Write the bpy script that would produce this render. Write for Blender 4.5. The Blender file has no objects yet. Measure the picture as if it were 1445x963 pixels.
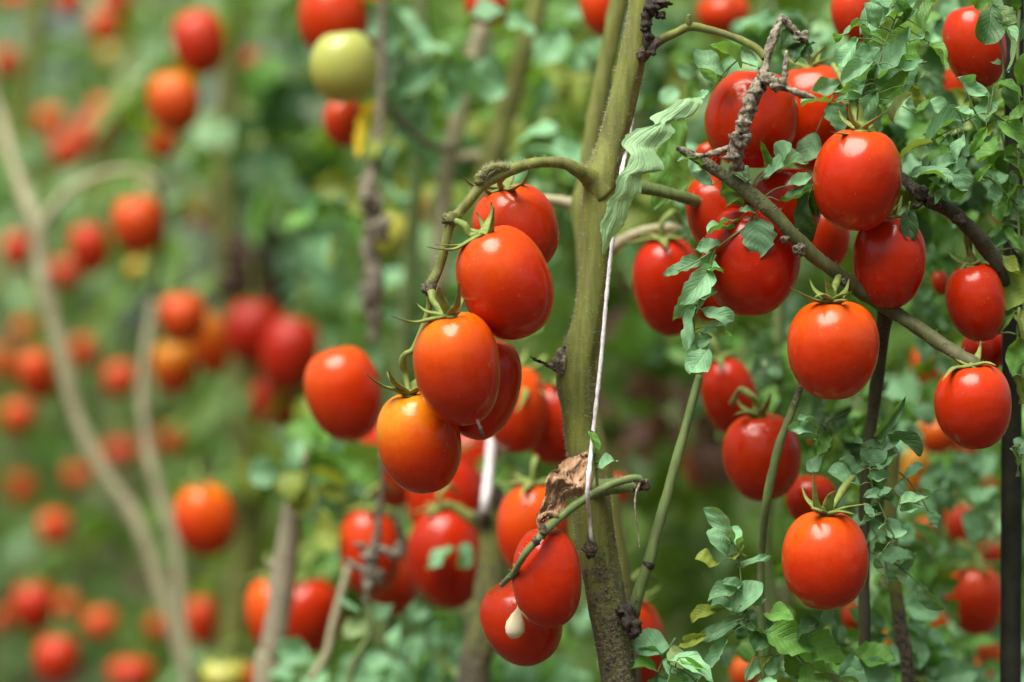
import bpy, math, random
import numpy as np
from mathutils import Vector, Matrix

random.seed(7)
RNG = np.random.default_rng(7)
scene = bpy.context.scene
COL = scene.collection

# ------------------------------------------------------------------ camera
CAM_H = 1.0
LENS, SENSOR = 85.0, 36.0
FPX = 1445 * LENS / SENSOR            # photograph pixels per unit of slope
cd = bpy.data.cameras.new("camera")
cam = bpy.data.objects.new("camera", cd)
COL.objects.link(cam)
cam.location = (0, 0, CAM_H)
cam.rotation_euler = (math.radians(90), 0, 0)
cd.lens, cd.sensor_width, cd.sensor_fit = LENS, SENSOR, 'HORIZONTAL'
cd.clip_start, cd.clip_end = 0.05, 2000
cd.dof.use_dof = True
cd.dof.focus_distance = 1.265
cd.dof.aperture_fstop = 3.2
cd.dof.aperture_blades = 0
scene.camera = cam

# ------------------------------------------------------------------ world, sun, exposure (bright overcast)
SUN_EL, SUN_AZ = math.radians(62), math.radians(214)      # azimuth clockwise from +Y: behind the camera, a little to its left
world = bpy.data.worlds.new("World")
scene.world = world
world.use_nodes = True
wn = world.node_tree
wn.nodes.clear()
sky = wn.nodes.new("ShaderNodeTexSky")
sky.sky_type = 'NISHITA'
sky.sun_disc = False
sky.sun_elevation = SUN_EL
sky.sun_rotation = SUN_AZ
sky.air_density, sky.dust_density, sky.ozone_density = 1.0, 3.0, 1.0
hsv = wn.nodes.new("ShaderNodeHueSaturation")              # cloud cover: the blue is mostly greyed out
hsv.inputs['Saturation'].default_value = 0.35
bg = wn.nodes.new("ShaderNodeBackground")
bg.inputs['Strength'].default_value = 0.05
wo = wn.nodes.new("ShaderNodeOutputWorld")
wn.links.new(sky.outputs[0], hsv.inputs['Color'])
wn.links.new(hsv.outputs[0], bg.inputs['Color'])
wn.links.new(bg.outputs[0], wo.inputs['Surface'])

sd = bpy.data.lights.new("sun", 'SUN')
sd.energy = 3.7
sd.angle = math.radians(48)
sd.color = (1.0, 0.94, 0.83)
sun = bpy.data.objects.new("sun", sd)
COL.objects.link(sun)
sdir = Vector((math.sin(SUN_AZ) * math.cos(SUN_EL), math.cos(SUN_AZ) * math.cos(SUN_EL), math.sin(SUN_EL)))
sun.rotation_euler = sdir.to_track_quat('Z', 'Y').to_euler()
sun.location = (0, -3, 6)

scene.view_settings.view_transform = 'Standard'
scene.view_settings.look = 'None'
scene.view_settings.exposure = 0.95
scene.view_settings.gamma = 1.0
scene.cycles.use_denoising = True
scene.cycles.max_bounces = 8
scene.cycles.transmission_bounces = 4


# ------------------------------------------------------------------ helpers
def P(px, py, D):
    """the place at distance D along the view axis that the photograph shows at (px, py)"""
    return Vector(((px - 722.5) / FPX * D, D, CAM_H - (py - 481.5) / FPX * D))


def M(px, D):
    return px / FPX * D


WM = {}                                                    # world matrices of the objects that have children


def put(name, mesh, parent=None, mat=None, world=None):
    """links one object; its mesh is given in the space of the matrix `world`"""
    o = bpy.data.objects.new(name, mesh)
    COL.objects.link(o)
    w = world if world is not None else Matrix.Identity(4)
    if parent is not None:
        o.parent = parent
        o.matrix_parent_inverse = WM[parent.name].inverted()
    o.matrix_basis = w
    WM[o.name] = w
    if mat is not None and mesh is not None and len(mesh.materials) == 0:
        mesh.materials.append(mat)
    return o


def tag(o, label=None, cat=None, group=None, kind=None):
    for k, v in (("label", label), ("category", cat), ("group", group), ("kind", kind)):
        if v:
            o[k] = v
    return o


def empty(name, loc):
    o = bpy.data.objects.new(name, None)
    o.empty_display_size = 0.05
    COL.objects.link(o)
    o.location = loc
    WM[o.name] = Matrix.Translation(Vector(loc))
    return o


class MB:
    """collects pieces of one mesh (points in world space)"""
    def __init__(s):
        s.v, s.f, s.a, s.n = [], [], [], 0

    def add(s, v, f, a=0.0):
        v = np.asarray(v, dtype=float)
        s.v.append(v)
        s.f += [tuple(i + s.n for i in q) for q in f]
        s.a.append(np.full(len(v), a) if np.isscalar(a) else np.asarray(a, dtype=float))
        s.n += len(v)
        return s

    def mesh(s, name, inv=None, smooth=True):
        v = np.concatenate(s.v)
        if inv is not None:
            m = np.array(inv)
            v = v @ m[:3, :3].T + m[:3, 3]
        me = bpy.data.meshes.new(name)
        me.from_pydata(v.tolist(), [], s.f)
        at = me.attributes.new("tone", 'FLOAT', 'POINT')
        at.data.foreach_set("value", np.concatenate(s.a))
        me.polygons.foreach_set("use_smooth", [smooth] * len(me.polygons))
        me.update()
        return me

    def build(s, name, mat, parent=None, smooth=True, origin=None):
        v = np.concatenate(s.v)
        o = Vector(origin) if origin is not None else Vector(v[0])
        w = Matrix.Translation(o)
        return put(name, s.mesh(name, w.inverted(), smooth), parent, mat, w)


def spline(pts, vals, per):
    """Catmull-Rom through the points, with values carried along"""
    p = np.array([list(q) for q in pts], float)
    k = np.array(vals, float)
    if k.ndim == 1:
        k = k[:, None]
    a = np.hstack([p, k])
    a = np.vstack([2 * a[0] - a[1], a, 2 * a[-1] - a[-2]])
    out = []
    for i in range(1, len(a) - 2):
        for j in range(per):
            t = j / per
            out.append(0.5 * (2 * a[i] + (a[i + 1] - a[i - 1]) * t + (2 * a[i - 1] - 5 * a[i] + 4 * a[i + 1] - a[i + 2]) * t * t
                              + (3 * a[i] - a[i - 1] - 3 * a[i + 1] + a[i + 2]) * t ** 3))
    out.append(a[-2])
    out = np.array(out)
    return out[:, :3], out[:, 3:]


def tube(pts, rad, n=10, per=6, flat=1.0, nrm=None, bump=0.0, seed=0, tone=None, ends=True, ridge=0.0):
    """a tapering round or flattened stalk: returns points, faces, tone"""
    tn = tone if tone is not None else [0.0] * len(pts)
    c, k = spline(pts, list(zip(rad, tn)), per)
    r, tn = np.maximum(k[:, 0], 1e-5), k[:, 1]
    t = np.gradient(c, axis=0)
    t /= np.linalg.norm(t, axis=1)[:, None] + 1e-12
    u = np.array(nrm if nrm is not None else (0.3, -1, 0.2), float)
    rs = np.random.default_rng(seed)
    ph = rs.uniform(0, 6.28, 6)
    V, A = [], []
    ang = np.arange(n) * 2 * math.pi / n
    s_len = np.concatenate([[0], np.cumsum(np.linalg.norm(np.diff(c, axis=0), axis=1))])
    for i in range(len(c)):
        u = u - t[i] * (u @ t[i])
        u /= np.linalg.norm(u) + 1e-12
        w = np.cross(t[i], u)
        rr = r[i] * np.ones(n)
        if ridge:
            rr = rr * (1 + ridge * (np.cos(5 * ang + ph[4] + .25 * math.sin(i * .15)) + .5 * np.cos(8 * ang + ph[5])))
        if bump:
            q = s_len[i] / max(r.mean(), 1e-4)
            rr = rr * (1 + bump * (0.5 * np.sin(2 * ang + 0.7 * q + ph[0]) + 0.5 * np.sin(0.55 * q + ph[1]) + 0.45 * np.sin(3 * ang - 1.3 * q + ph[2])
                                   + 0.3 * np.sin(1.9 * q + ph[3])) + bump * 0.25 * rs.normal(size=n))
        V.append(c[i] + np.outer(np.cos(ang) * rr * flat, u) + np.outer(np.sin(ang) * rr, w))
        A.append(np.full(n, tn[i]))
    m = len(c)
    F = []
    for i in range(m - 1):
        for j in range(n):
            a, b = i * n + j, i * n + (j + 1) % n
            F.append((a, b, b + n, a + n))
    V = np.concatenate(V)
    A = np.concatenate(A)
    if ends:
        V = np.vstack([V, c[0] - t[0] * r[0] * .35, c[-1] + t[-1] * r[-1] * .35])
        A = np.concatenate([A, [tn[0], tn[-1]]])
        for j in range(n):
            F.append((m * n, (j + 1) % n, j))
            F.append((m * n + 1, (m - 1) * n + j, (m - 1) * n + (j + 1) % n))
    return V, F, A


def pxtube(path, D=1.29, **kw):
    """a stalk from photograph points (px, py, width_px[, D[, tone]])"""
    pts, rad, tone = [], [], []
    for q in path:
        d = q[3] if len(q) > 3 and q[3] else D
        pts.append(P(q[0], q[1], d))
        rad.append(M(q[2], d) / 2)
        tone.append(q[4] if len(q) > 4 else kw.get('base', 0.0))
    kw = {k: v for k, v in kw.items() if k != 'base'}
    return tube(pts, rad, tone=tone, **kw)


def blob(c, r, seed=0, amp=.3, n=10, squash=(1, 1, 1)):
    """a lumpy knot"""
    rs = np.random.default_rng(seed)
    V, F = [], []
    ph = rs.uniform(0, 6.28, 8)
    for i in range(n + 1):
        th = math.pi * i / n
        for j in range(2 * n):
            a = math.pi * j / n
            d = np.array([math.sin(th) * math.cos(a), math.sin(th) * math.sin(a), math.cos(th)])
            k = 1 + amp * (math.sin(3 * d[0] + ph[0]) * .5 + math.sin(5 * d[1] + ph[1]) * .4 + math.sin(6 * d[2] + ph[2]) * .4 + math.sin(9 * d[0] + 7 * d[2] + ph[3]) * .35)
            V.append(np.array(c) + d * np.array(squash) * r * k)
    m = 2 * n
    for i in range(n):
        for j in range(m):
            F.append((i * m + j, (i + 1) * m + j, (i + 1) * m + (j + 1) % m, i * m + (j + 1) % m))
    return np.array(V), F


# ------------------------------------------------------------------ materials
class NT:
    def __init__(s, name):
        s.m = bpy.data.materials.new(name)
        s.m.use_nodes = True
        s.t = s.m.node_tree
        s.t.nodes.clear()
        s.out = s.t.nodes.new("ShaderNodeOutputMaterial")

    def n(s, kind, **kw):
        nd = s.t.nodes.new(kind)
        for k, v in kw.items():
            if k.startswith('i_'):
                s.set(nd.inputs[k[2:].replace('_', ' ')], v)
            else:
                setattr(nd, k, v)
        return nd

    def set(s, sock, v):
        if isinstance(v, bpy.types.NodeSocket):
            s.t.links.new(v, sock)
        elif isinstance(v, (tuple, list)) and len(v) == 3 and sock.type == 'RGBA':
            sock.default_value = (*v, 1)
        else:
            sock.default_value = v

    def math(s, op, a, b=0.0, c=None, clamp=False):
        nd = s.n("ShaderNodeMath", operation=op)
        nd.use_clamp = clamp
        s.set(nd.inputs[0], a)
        s.set(nd.inputs[1], b)
        if c is not None:
            s.set(nd.inputs[2], c)
        return nd.outputs[0]

    def ramp(s, fac, stops, interp='LINEAR'):
        nd = s.n("ShaderNodeValToRGB")
        cr = nd.color_ramp
        cr.interpolation = interp
        while len(cr.elements) < len(stops):
            cr.elements.new(0.5)
        for e, (p, c) in zip(cr.elements, stops):
            e.position = p
            e.color = (*c, 1) if not np.isscalar(c) else (c, c, c, 1)
        s.set(nd.inputs[0], fac)
        return nd.outputs[0]

    def mix(s, fac, a, b, blend='MIX'):
        nd = s.n("ShaderNodeMix", data_type='RGBA', blend_type=blend)
        s.set(nd.inputs['Factor'], fac)
        s.set(nd.inputs['A'], a) if False else None
        ins = [i for i in nd.inputs if i.type == 'RGBA']
        s.set(ins[0], a)
        s.set(ins[1], b)
        return [o for o in nd.outputs if o.type == 'RGBA'][0]

    def coord(s, which='Object', scale=(1, 1, 1)):
        tc = s.n("ShaderNodeTexCoord")
        mp = s.n("ShaderNodeMapping")
        mp.inputs['Scale'].default_value = scale
        s.t.links.new(tc.outputs[which], mp.inputs['Vector'])
        return mp.outputs[0]

    def noise(s, vec, scale, detail=3, rough=.55, dist=0.0):
        nd = s.n("ShaderNodeTexNoise")
        s.t.links.new(vec, nd.inputs['Vector'])
        nd.inputs['Scale'].default_value = scale
        nd.inputs['Detail'].default_value = detail
        nd.inputs['Roughness'].default_value = rough
        nd.inputs['Distortion'].default_value = dist
        return nd.outputs[0]

    def bump(s, h, dist, strength=1.0, normal=None):
        nd = s.n("ShaderNodeBump")
        nd.inputs['Strength'].default_value = strength
        nd.inputs['Distance'].default_value = dist
        s.set(nd.inputs['Height'], h)
        if normal is not None:
            s.set(nd.inputs['Normal'], normal)
        return nd.outputs[0]

    def end(s, shader):
        s.t.links.new(shader, s.out.inputs['Surface'])
        return s.m


def tomato_material():
    t = NT("tomato_skin")
    gen = t.coord('Generated')
    sep = t.n("ShaderNodeSeparateXYZ")
    t.t.links.new(gen, sep.inputs[0])
    obj = t.coord('Object')
    a = {k: t.n("ShaderNodeAttribute", attribute_type='OBJECT', attribute_name=k).outputs['Fac'] for k in ('ripe', 'shoulder', 'lean')}
    oi = t.n("ShaderNodeObjectInfo")
    rnd = t.n("ShaderNodeVectorMath", operation='ADD')
    t.t.links.new(obj, rnd.inputs[0])
    t.t.links.new(oi.outputs['Location'], rnd.inputs[1])
    big = t.noise(rnd.outputs[0], 28, 2)
    stre = t.n("ShaderNodeMapping")
    stre.inputs['Scale'].default_value = (1, 1, .16)
    t.t.links.new(rnd.outputs[0], stre.inputs[0])
    streak = t.noise(stre.outputs[0], 330, 3)
    up = t.n("ShaderNodeMapRange", interpolation_type='SMOOTHSTEP')
    t.set(up.inputs[0], sep.outputs[2])
    up.inputs[1].default_value = .3
    up.inputs[2].default_value = 1.0
    v = t.math('SUBTRACT', a['ripe'], t.math('MULTIPLY', a['shoulder'], up.outputs[0]))
    v = t.math('SUBTRACT', v, t.math('MULTIPLY', a['lean'], t.math('SUBTRACT', .55, sep.outputs[0])))
    v = t.math('ADD', v, t.math('MULTIPLY', t.math('SUBTRACT', big, .5), .26))
    v = t.math('ADD', v, t.math('MULTIPLY', t.math('SUBTRACT', streak, .5), .09), clamp=True)
    col = t.ramp(v, [(0, (.40, .46, .12)), (.18, (.52, .46, .06)), (.38, (.72, .25, .008)), (.58, (.68, .085, .003)), (.78, (.54, .030, .002)), (1, (.42, .012, .002))])
    vo = t.n("ShaderNodeTexVoronoi")
    t.t.links.new(rnd.outputs[0], vo.inputs['Vector'])
    vo.inputs['Scale'].default_value = 260
    dot = t.math('LESS_THAN', vo.outputs['Distance'], t.math('MULTIPLY', t.math('SUBTRACT', t.noise(rnd.outputs[0], 90, 1), .41), .42))
    col = t.mix(t.math('MULTIPLY', dot, .24), col, (.80, .42, .16))
    scar = t.ramp(t.noise(rnd.outputs[0], 75, 6, .72), [(.66, 0.0), (.72, .55)])
    col = t.mix(scar, col, (.42, .20, .07))
    dust = t.noise(rnd.outputs[0], 60, 5, .7)
    rough = t.math('ADD', .14, t.math('MULTIPLY', dust, .16))
    p = t.n("ShaderNodeBsdfPrincipled")
    t.set(p.inputs['Base Color'], t.mix(t.ramp(dust, [(.5, 0.0), (.8, .05)]), col, (.62, .40, .30)))
    t.set(p.inputs['Roughness'], rough)
    p.inputs['IOR'].default_value = 1.46
    p.inputs['Subsurface Weight'].default_value = .06
    p.inputs['Subsurface Radius'].default_value = (1.0, .25, .1)
    p.inputs['Subsurface Scale'].default_value = .006
    b = t.bump(t.noise(rnd.outputs[0], 900, 2), .00012, .35)
    b = t.bump(t.noise(rnd.outputs[0], 45, 2), .002, .3, b)
    b = t.bump(t.noise(rnd.outputs[0], 85, 2), .0014, .3, b)
    t.set(p.inputs['Normal'], b)
    return t.end(p.outputs[0])


def leaf_material(name, top, under, trans, per_object=True, yellow=(.30, .30, .05)):
    """green blade: veins, blotches, light through it; per-leaf tone from the object or from the mesh"""
    t = NT(name)
    if per_object:
        rnd = t.n("ShaderNodeObjectInfo").outputs['Random']
        uv = t.n("ShaderNodeUVMap")
        sp = t.n("ShaderNodeSeparateXYZ")
        t.t.links.new(uv.outputs[0], sp.inputs[0])
        av = t.math('ABSOLUTE', t.math('SUBTRACT', sp.outputs[0], .5))
        w = t.math('SINE', t.math('MULTIPLY', t.math('SUBTRACT', sp.outputs[1], t.math('MULTIPLY', av, .75)), 44))
        vein = t.math('POWER', t.math('MAXIMUM', w, 0), 5)
        mid = t.math('SUBTRACT', 1, t.math('MULTIPLY', av, 22), clamp=True)
        vein = t.math('MAXIMUM', vein, mid)
    else:
        rnd = t.n("ShaderNodeAttribute", attribute_type='GEOMETRY', attribute_name='tone').outputs['Fac']
        vein = None
    geo = t.n("ShaderNodeNewGeometry")
    pos = geo.outputs['Position']
    nz = t.noise(pos, 120, 4, .6)
    var = t.math('ADD', t.math('MULTIPLY', rnd, .8), t.math('MULTIPLY', nz, .4))
    dk = tuple(c * (.68 if per_object else .45) for c in top)
    lt = tuple(min(1, c * 1.45 + .02) for c in top)
    if per_object:
        c1 = t.ramp(var, [(.15, dk), (.6, top), (1.0, lt)])
    else:
        c1 = t.ramp(var, [(.18, (.038, .100, .014)), (.42, tuple(c * .55 for c in top)), (.66, top), (.95, (.30, .52, .34))])  # darkest stop puts the shade of gaps between leaves into the colour
    yl = t.ramp(rnd, [(.93, 0.0), (.99, .7)] if per_object else [(.84, 0.0), (.95, .8)])
    c1 = t.mix(yl, c1, yellow)
    spots = t.ramp(t.noise(pos, 420, 3, .6), [(.66, 0.0), (.74, .35)])
    c1 = t.mix(spots, c1, (.30, .28, .16))
    if vein is not None:
        c1 = t.mix(t.math('MULTIPLY', vein, .10), c1, tuple(c * 1.6 + .02 for c in top))
    c = t.mix(geo.outputs['Backfacing'], c1, under)
    p = t.n("ShaderNodeBsdfPrincipled")
    t.set(p.inputs['Base Color'], c)
    p.inputs['Roughness'].default_value = .5
    p.inputs['Sheen Weight'].default_value = .06
    p.inputs['Sheen Roughness'].default_value = .5
    h = t.noise(pos, 380, 3, .6)
    if vein is not None:
        h = t.math('SUBTRACT', t.math('MULTIPLY', h, .7), t.math('MULTIPLY', vein, .45))
    t.set(p.inputs['Normal'], t.bump(h, .0006, .7))
    tr = t.n("ShaderNodeBsdfTranslucent")
    t.set(tr.inputs['Color'], t.mix(yl, trans, (.42, .34, .03)))
    ms = t.n("ShaderNodeMixShader")
    ms.inputs[0].default_value = .36
    t.t.links.new(p.outputs[0], ms.inputs[1])
    t.t.links.new(tr.outputs[0], ms.inputs[2])
    return t.end(ms.outputs[0])


def stem_material(name, green, dark, bark, bark2):
    """hairy green stem that turns to grey-brown corky bark where 'tone' is high"""
    t = NT(name)
    obj = t.n("ShaderNodeNewGeometry").outputs['Position']
    mp = t.n("ShaderNodeMapping")
    mp.inputs['Scale'].default_value = (1, 1, .12)
    t.t.links.new(obj, mp.inputs[0])
    tone = t.n("ShaderNodeAttribute", attribute_type='GEOMETRY', attribute_name='tone').outputs['Fac']
    st = t.noise(mp.outputs[0], 260, 4, .6)
    bl = t.noise(obj, 45, 4, .65)
    g = t.mix(t.ramp(st, [(.35, 0.0), (.65, 1.0)]), dark, green)
    g = t.mix(t.ramp(bl, [(.5, 0.0), (.72, .55)]), g, tuple(b * .8 for b in bark))
    fl = t.noise(obj, 520, 3, .7)
    bk = t.mix(t.ramp(fl, [(.42, 0.0), (.6, 1.0)]), bark2, bark)
    mk = t.math('ADD', tone, t.math('MULTIPLY', t.math('SUBTRACT', t.noise(obj, 150, 5, .75), .5), 1.3))
    mk = t.ramp(mk, [(.4, 0.0), (.62, 1.0)])
    c = t.mix(mk, g, bk)
    p = t.n("ShaderNodeBsdfPrincipled")
    t.set(p.inputs['Base Color'], c)
    p.inputs['Roughness'].default_value = .6
    p.inputs['Sheen Weight'].default_value = .06
    p.inputs['Specular IOR Level'].default_value = .3
    h = t.math('ADD', t.math('MULTIPLY', st, .5), t.math('MULTIPLY', t.math('MULTIPLY', fl, mk), 1.8))
    t.set(p.inputs['Normal'], t.bump(h, .0011, .8))
    return t.end(p.outputs[0])


def plain(name, c1, c2, scale=200, rough=.6, bump=.0005, sheen=0.0, trans=0.0, spec=.3):
    t = NT(name)
    pos = t.n("ShaderNodeNewGeometry").outputs['Position']
    nz = t.noise(pos, scale, 4, .65)
    p = t.n("ShaderNodeBsdfPrincipled")
    t.set(p.inputs['Base Color'], t.ramp(nz, [(.33, c1), (.67, c2)]))
    p.inputs['Roughness'].default_value = rough
    p.inputs['Sheen Weight'].default_value = sheen
    p.inputs['Specular IOR Level'].default_value = spec
    t.set(p.inputs['Normal'], t.bump(nz, bump, .8))
    if trans:
        tr = t.n("ShaderNodeBsdfTranslucent")
        t.set(tr.inputs['Color'], c2)
        ms = t.n("ShaderNodeMixShader")
        ms.inputs[0].default_value = trans
        t.t.links.new(p.outputs[0], ms.inputs[1])
        t.t.links.new(tr.outputs[0], ms.inputs[2])
        return t.end(ms.outputs[0])
    return t.end(p.outputs[0])


TOM = tomato_material()
LEAF = {
    'm': leaf_material("leaf_mint", (.235, .490, .255), (.27, .44, .19), (.18, .42, .03)),
    'g': leaf_material("leaf_green", (.135, .340, .055), (.19, .34, .08), (.22, .46, .015)),
    'd': leaf_material("leaf_deep", (.055, .150, .045), (.10, .19, .06), (.09, .24, .02)),
    'y': leaf_material("leaf_lime", (.22, .30, .035), (.24, .30, .06), (.34, .42, .03)),
    'b': leaf_material("leaf_withered", (.20, .110, .075), (.24, .14, .09), (.26, .12, .05)),
    'p': leaf_material("leaf_pale", (.26, .49, .25), (.28, .45, .22), (.20, .42, .05)),
    'a': leaf_material("leaf_amber", (.78, .54, .02), (.7, .48, .03), (.8, .55, .02)),
}
FOL = leaf_material("foliage_far", (.195, .390, .080), (.24, .40, .08), (.26, .46, .015), per_object=False)
FOLN = leaf_material("foliage_thicket", (.140, .285, .034), (.19, .32, .05), (.26, .44, .01), per_object=False)
STEM = stem_material("stem_green", (.200, .228, .048), (.115, .135, .030), (.16, .135, .085), (.035, .028, .018))
STEMG = stem_material("stem_fresh", (.16, .235, .075), (.10, .16, .05), (.16, .12, .07), (.03, .024, .016))
STEMV = stem_material("stem_vine", (.105, .125, .042), (.060, .070, .026), (.20, .175, .115), (.030, .026, .018))
STEMD = stem_material("stem_dark", (.060, .065, .026), (.032, .034, .016), (.10, .085, .06), (.016, .013, .010))
STEMP = stem_material("stem_pale", (.42, .40, .25), (.30, .29, .17), (.40, .36, .26), (.20, .17, .12))
CALYX = stem_material("calyx_green", (.24, .32, .075), (.14, .20, .045), (.22, .17, .06), (.09, .06, .03))
CORK = plain("cork_black", (.012, .010, .008), (.075, .062, .050), 420, .8, .001)
DRYGREY = plain("dry_grey", (.030, .024, .016), (.40, .36, .27), 330, .85, .0018)
DRYLEAF = plain("dry_leaf_brown", (.30, .165, .080), (.58, .38, .235), 190, .65, .0008, .2, .15)
HAIR = plain("hair_pale", (.75, .75, .60), (.82, .82, .7), 50, .5, 0, 0, .3)
TWINE = plain("twine_white", (.55, .54, .56), (.82, .81, .82), 500, .5, .0004)
STAKE = plain("stake_dark", (.007, .008, .005), (.022, .025, .014), 60, .75, .0006)
WITHERED = plain("withered_dark", (.035, .020, .014), (.11, .065, .045), 90, .85, .001)
CREAM = plain("petal_cream", (.72, .66, .40), (.82, .78, .56), 120, .4, .0003, .2, .15)
SOIL = plain("soil_brown", (.030, .020, .012), (.095, .062, .04), 9, .95, .02)


# ------------------------------------------------------------------ leaf blades
def blade_template(name, kind, seed, nu=15, nv=8):
    rs = np.random.default_rng(seed)
    fold = rs.uniform(.05, .45)
    curl = rs.uniform(-1.3, 1.7)
    twist = rs.uniform(-.7, .7)
    wav = rs.uniform(.03, .11)
    ph = rs.uniform(0, 6.28, 4)
    teeth = {'round': 3, 'lobed': 4, 'narrow': 3}[kind]
    depth = {'round': .05, 'lobed': .30, 'narrow': .06}[kind]
    V, UV = [], []
    for i in range(nu + 1):
        u = i / nu
        if kind == 'round':
            w = math.sin(math.pi * min(1, (u ** 1.05))) ** .55 * (.85 + .35 * u)
        elif kind == 'lobed':
            w = math.sin(math.pi * u ** .78) ** .8
        else:
            w = math.sin(math.pi * u ** .9) ** .75
        w = max(w, .02) if 0 < i < nu else .02
        for j in range(nv + 1):
            v = 2 * j / nv - 1
            side = 0 if v < 0 else 1
            saw = ((u * teeth + .13 * side + ph[side] * .1) % 1.0)
            e = 1 - depth * (saw if saw < .8 else (1 - saw) * 4) * abs(v) ** 2
            x = .5 * w * v * e
            z = fold * abs(v) * w * .5 + wav * math.sin(u * 8 + ph[2] + 2.2 * side) * v * v + .02 * math.sin(u * 19 + ph[3] + 4 * v)
            tw = twist * (u - .3)
            x, z = x * math.cos(tw) - z * math.sin(tw), x * math.sin(tw) + z * math.cos(tw)
            th = curl * u
            if abs(curl) > 1e-3:
                y0, z0 = math.sin(th) / curl, (math.cos(th) - 1) / curl
            else:
                y0, z0 = u, 0
            V.append((x, y0 + z * math.sin(th), z0 + z * math.cos(th)))
            UV.append((j / nv, u))
    V = np.array(V)
    mid = nv // 2
    tip = V[nu * (nv + 1) + mid]
    L = math.hypot(tip[1], tip[2])
    a = math.atan2(tip[2], tip[1])
    y = (V[:, 1] * math.cos(a) + V[:, 2] * math.sin(a)) / L
    z = (-V[:, 1] * math.sin(a) + V[:, 2] * math.cos(a)) / L
    V = np.column_stack([V[:, 0], y, z])
    F = []
    for i in range(nu):
        for j in range(nv):
            q = i * (nv + 1) + j
            F.append((q, q + 1, q + nv + 2, q + nv + 1))
    me = bpy.data.meshes.new(name)
    me.from_pydata(V.tolist(), [], F)
    uvl = me.uv_layers.new(name="UVMap")
    idx = np.zeros(len(me.loops), dtype=np.int32)
    me.loops.foreach_get("vertex_index", idx)
    uvl.data.foreach_set("uv", np.array(UV)[idx].ravel())
    me.polygons.foreach_set("use_smooth", [True] * len(me.polygons))
    me.materials.append(LEAF['m'])
    me.update()
    return me


BLADES = {k: [blade_template("leaflet_" + k, k, s * 13 + 5 + n) for s in range(12)] for n, k in enumerate(('round', 'lobed', 'narrow'))}


def rvec(s=1.0):
    return Vector((random.gauss(0, s), random.gauss(0, s), random.gauss(0, s)))


def leaflet(parent, base, tip, width, mat='m', kind=None, roll=None, jitter=.32, name="leaflet"):
    y = tip - base
    L = y.length
    y = y / L
    n = Vector((-.12, -.82, .62)) + rvec(jitter)
    n = n - y * n.dot(y)
    if n.length < 1e-3:
        n = y.orthogonal()
    n.normalize()
    if roll:
        n = Matrix.Rotation(roll, 3, y) @ n
    x = y.cross(n)
    if kind is None:
        kind = 'narrow' if width < L * .3 else ('round' if random.random() < .62 else 'lobed')
    me = random.choice(BLADES[kind])
    width *= 1.32
    w = Matrix((
        (x.x * width, y.x * L, n.x * L, base.x),
        (x.y * width, y.y * L, n.y * L, base.y),
        (x.z * width, y.z * L, n.z * L, base.z),
        (0, 0, 0, 1)))
    o = put(name, me, parent, None, w)
    o.material_slots[0].link = 'OBJECT'
    o.material_slots[0].material = LEAF[mat]
    return o


def sprig(plant, D, rachis, leaves, r=3.2, stem=None, jd=.012, name="leaf"):
    """one compound leaf: a rachis through photograph points, leaflets (bx,by,tx,ty,width[,mat[,kind]])"""
    pts = [P(x, y, D) for x, y in rachis]
    rr = [M(r, D) / 2 * (1 - .45 * i / max(1, len(pts) - 1)) for i in range(len(pts))]
    mb = MB()
    mb.add(*tube(pts, rr, n=7, per=5, bump=.12, seed=len(leaves)))
    line, _ = spline(pts, [0] * len(pts), 8)
    lst = []
    for q in leaves:
        d = D + random.uniform(-jd, jd)
        b = P(q[0], q[1], D + random.uniform(-jd, jd) * .4)
        t = P(q[2] + .13 * (q[2] - q[0]), q[3] + .13 * (q[3] - q[1]), d)
        i = np.argmin(np.linalg.norm(line - np.array(b), axis=1))
        k = Vector(line[i])
        if (k - b).length > .0012:
            mid = (k + b) / 2 + Vector((0, -.001, .0012))
            mb.add(*tube([k, mid, b], [M(r * .6, D) / 2, M(r * .5, D) / 2, M(r * .4, D) / 2], n=6, per=3))
        lst.append((b, t, M(q[4], d), q[5] if len(q) > 5 and q[5] else 'm', q[6] if len(q) > 6 else None))
    o = mb.build(name, stem or STEMG, plant)
    for b, t, w, m_, k in lst:
        leaflet(o, b, t, w, m_, k)
    return o


def auto_sprig(plant, px, py, D, ang, length, nl, size, mat='m', droop=.35, kind=None):
    """a compound leaf grown from one point: ang in degrees from straight right, anticlockwise"""
    a = math.radians(ang)
    dirv = Vector((math.cos(a), random.uniform(-.35, .35), math.sin(a))).normalized()
    L = M(length, D)
    p0 = P(px, py, D)
    pts = [p0 + dirv * L * s + Vector((0, 0, -droop * L * s * s)) for s in (0, .25, .5, .75, 1)]
    mb = MB()
    r0 = M(3.4, D) / 2
    mb.add(*tube(pts, [r0, r0 * .9, r0 * .8, r0 * .65, r0 * .5], n=6, per=3))
    o = mb.build("leaf", STEMG, plant)
    side = dirv.cross(Vector((0, -1, .3))).normalized()
    for i in range(nl):
        if i == nl - 1:
            b, d = pts[-1], (pts[-1] - pts[-2]).normalized()
        else:
            s = .22 + .75 * (i // 2) / max(1, (nl - 1) // 2)
            q = min(3, int(s * 4))
            b = pts[q].lerp(pts[q + 1], s * 4 - q)
            d = (side * (1 if i % 2 else -1) + dirv * random.uniform(.2, .9) + Vector((0, random.uniform(-.4, .4), random.uniform(-.7, .1)))).normalized()
        sz = M(size, D) * random.uniform(.65, 1.25)
        m_ = mat if isinstance(mat, str) and len(mat) == 1 else random.choice(mat)
        leaflet(o, b, b + d * sz, sz * random.uniform(.42, .68), m_, kind, jitter=.6)
    return o


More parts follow.
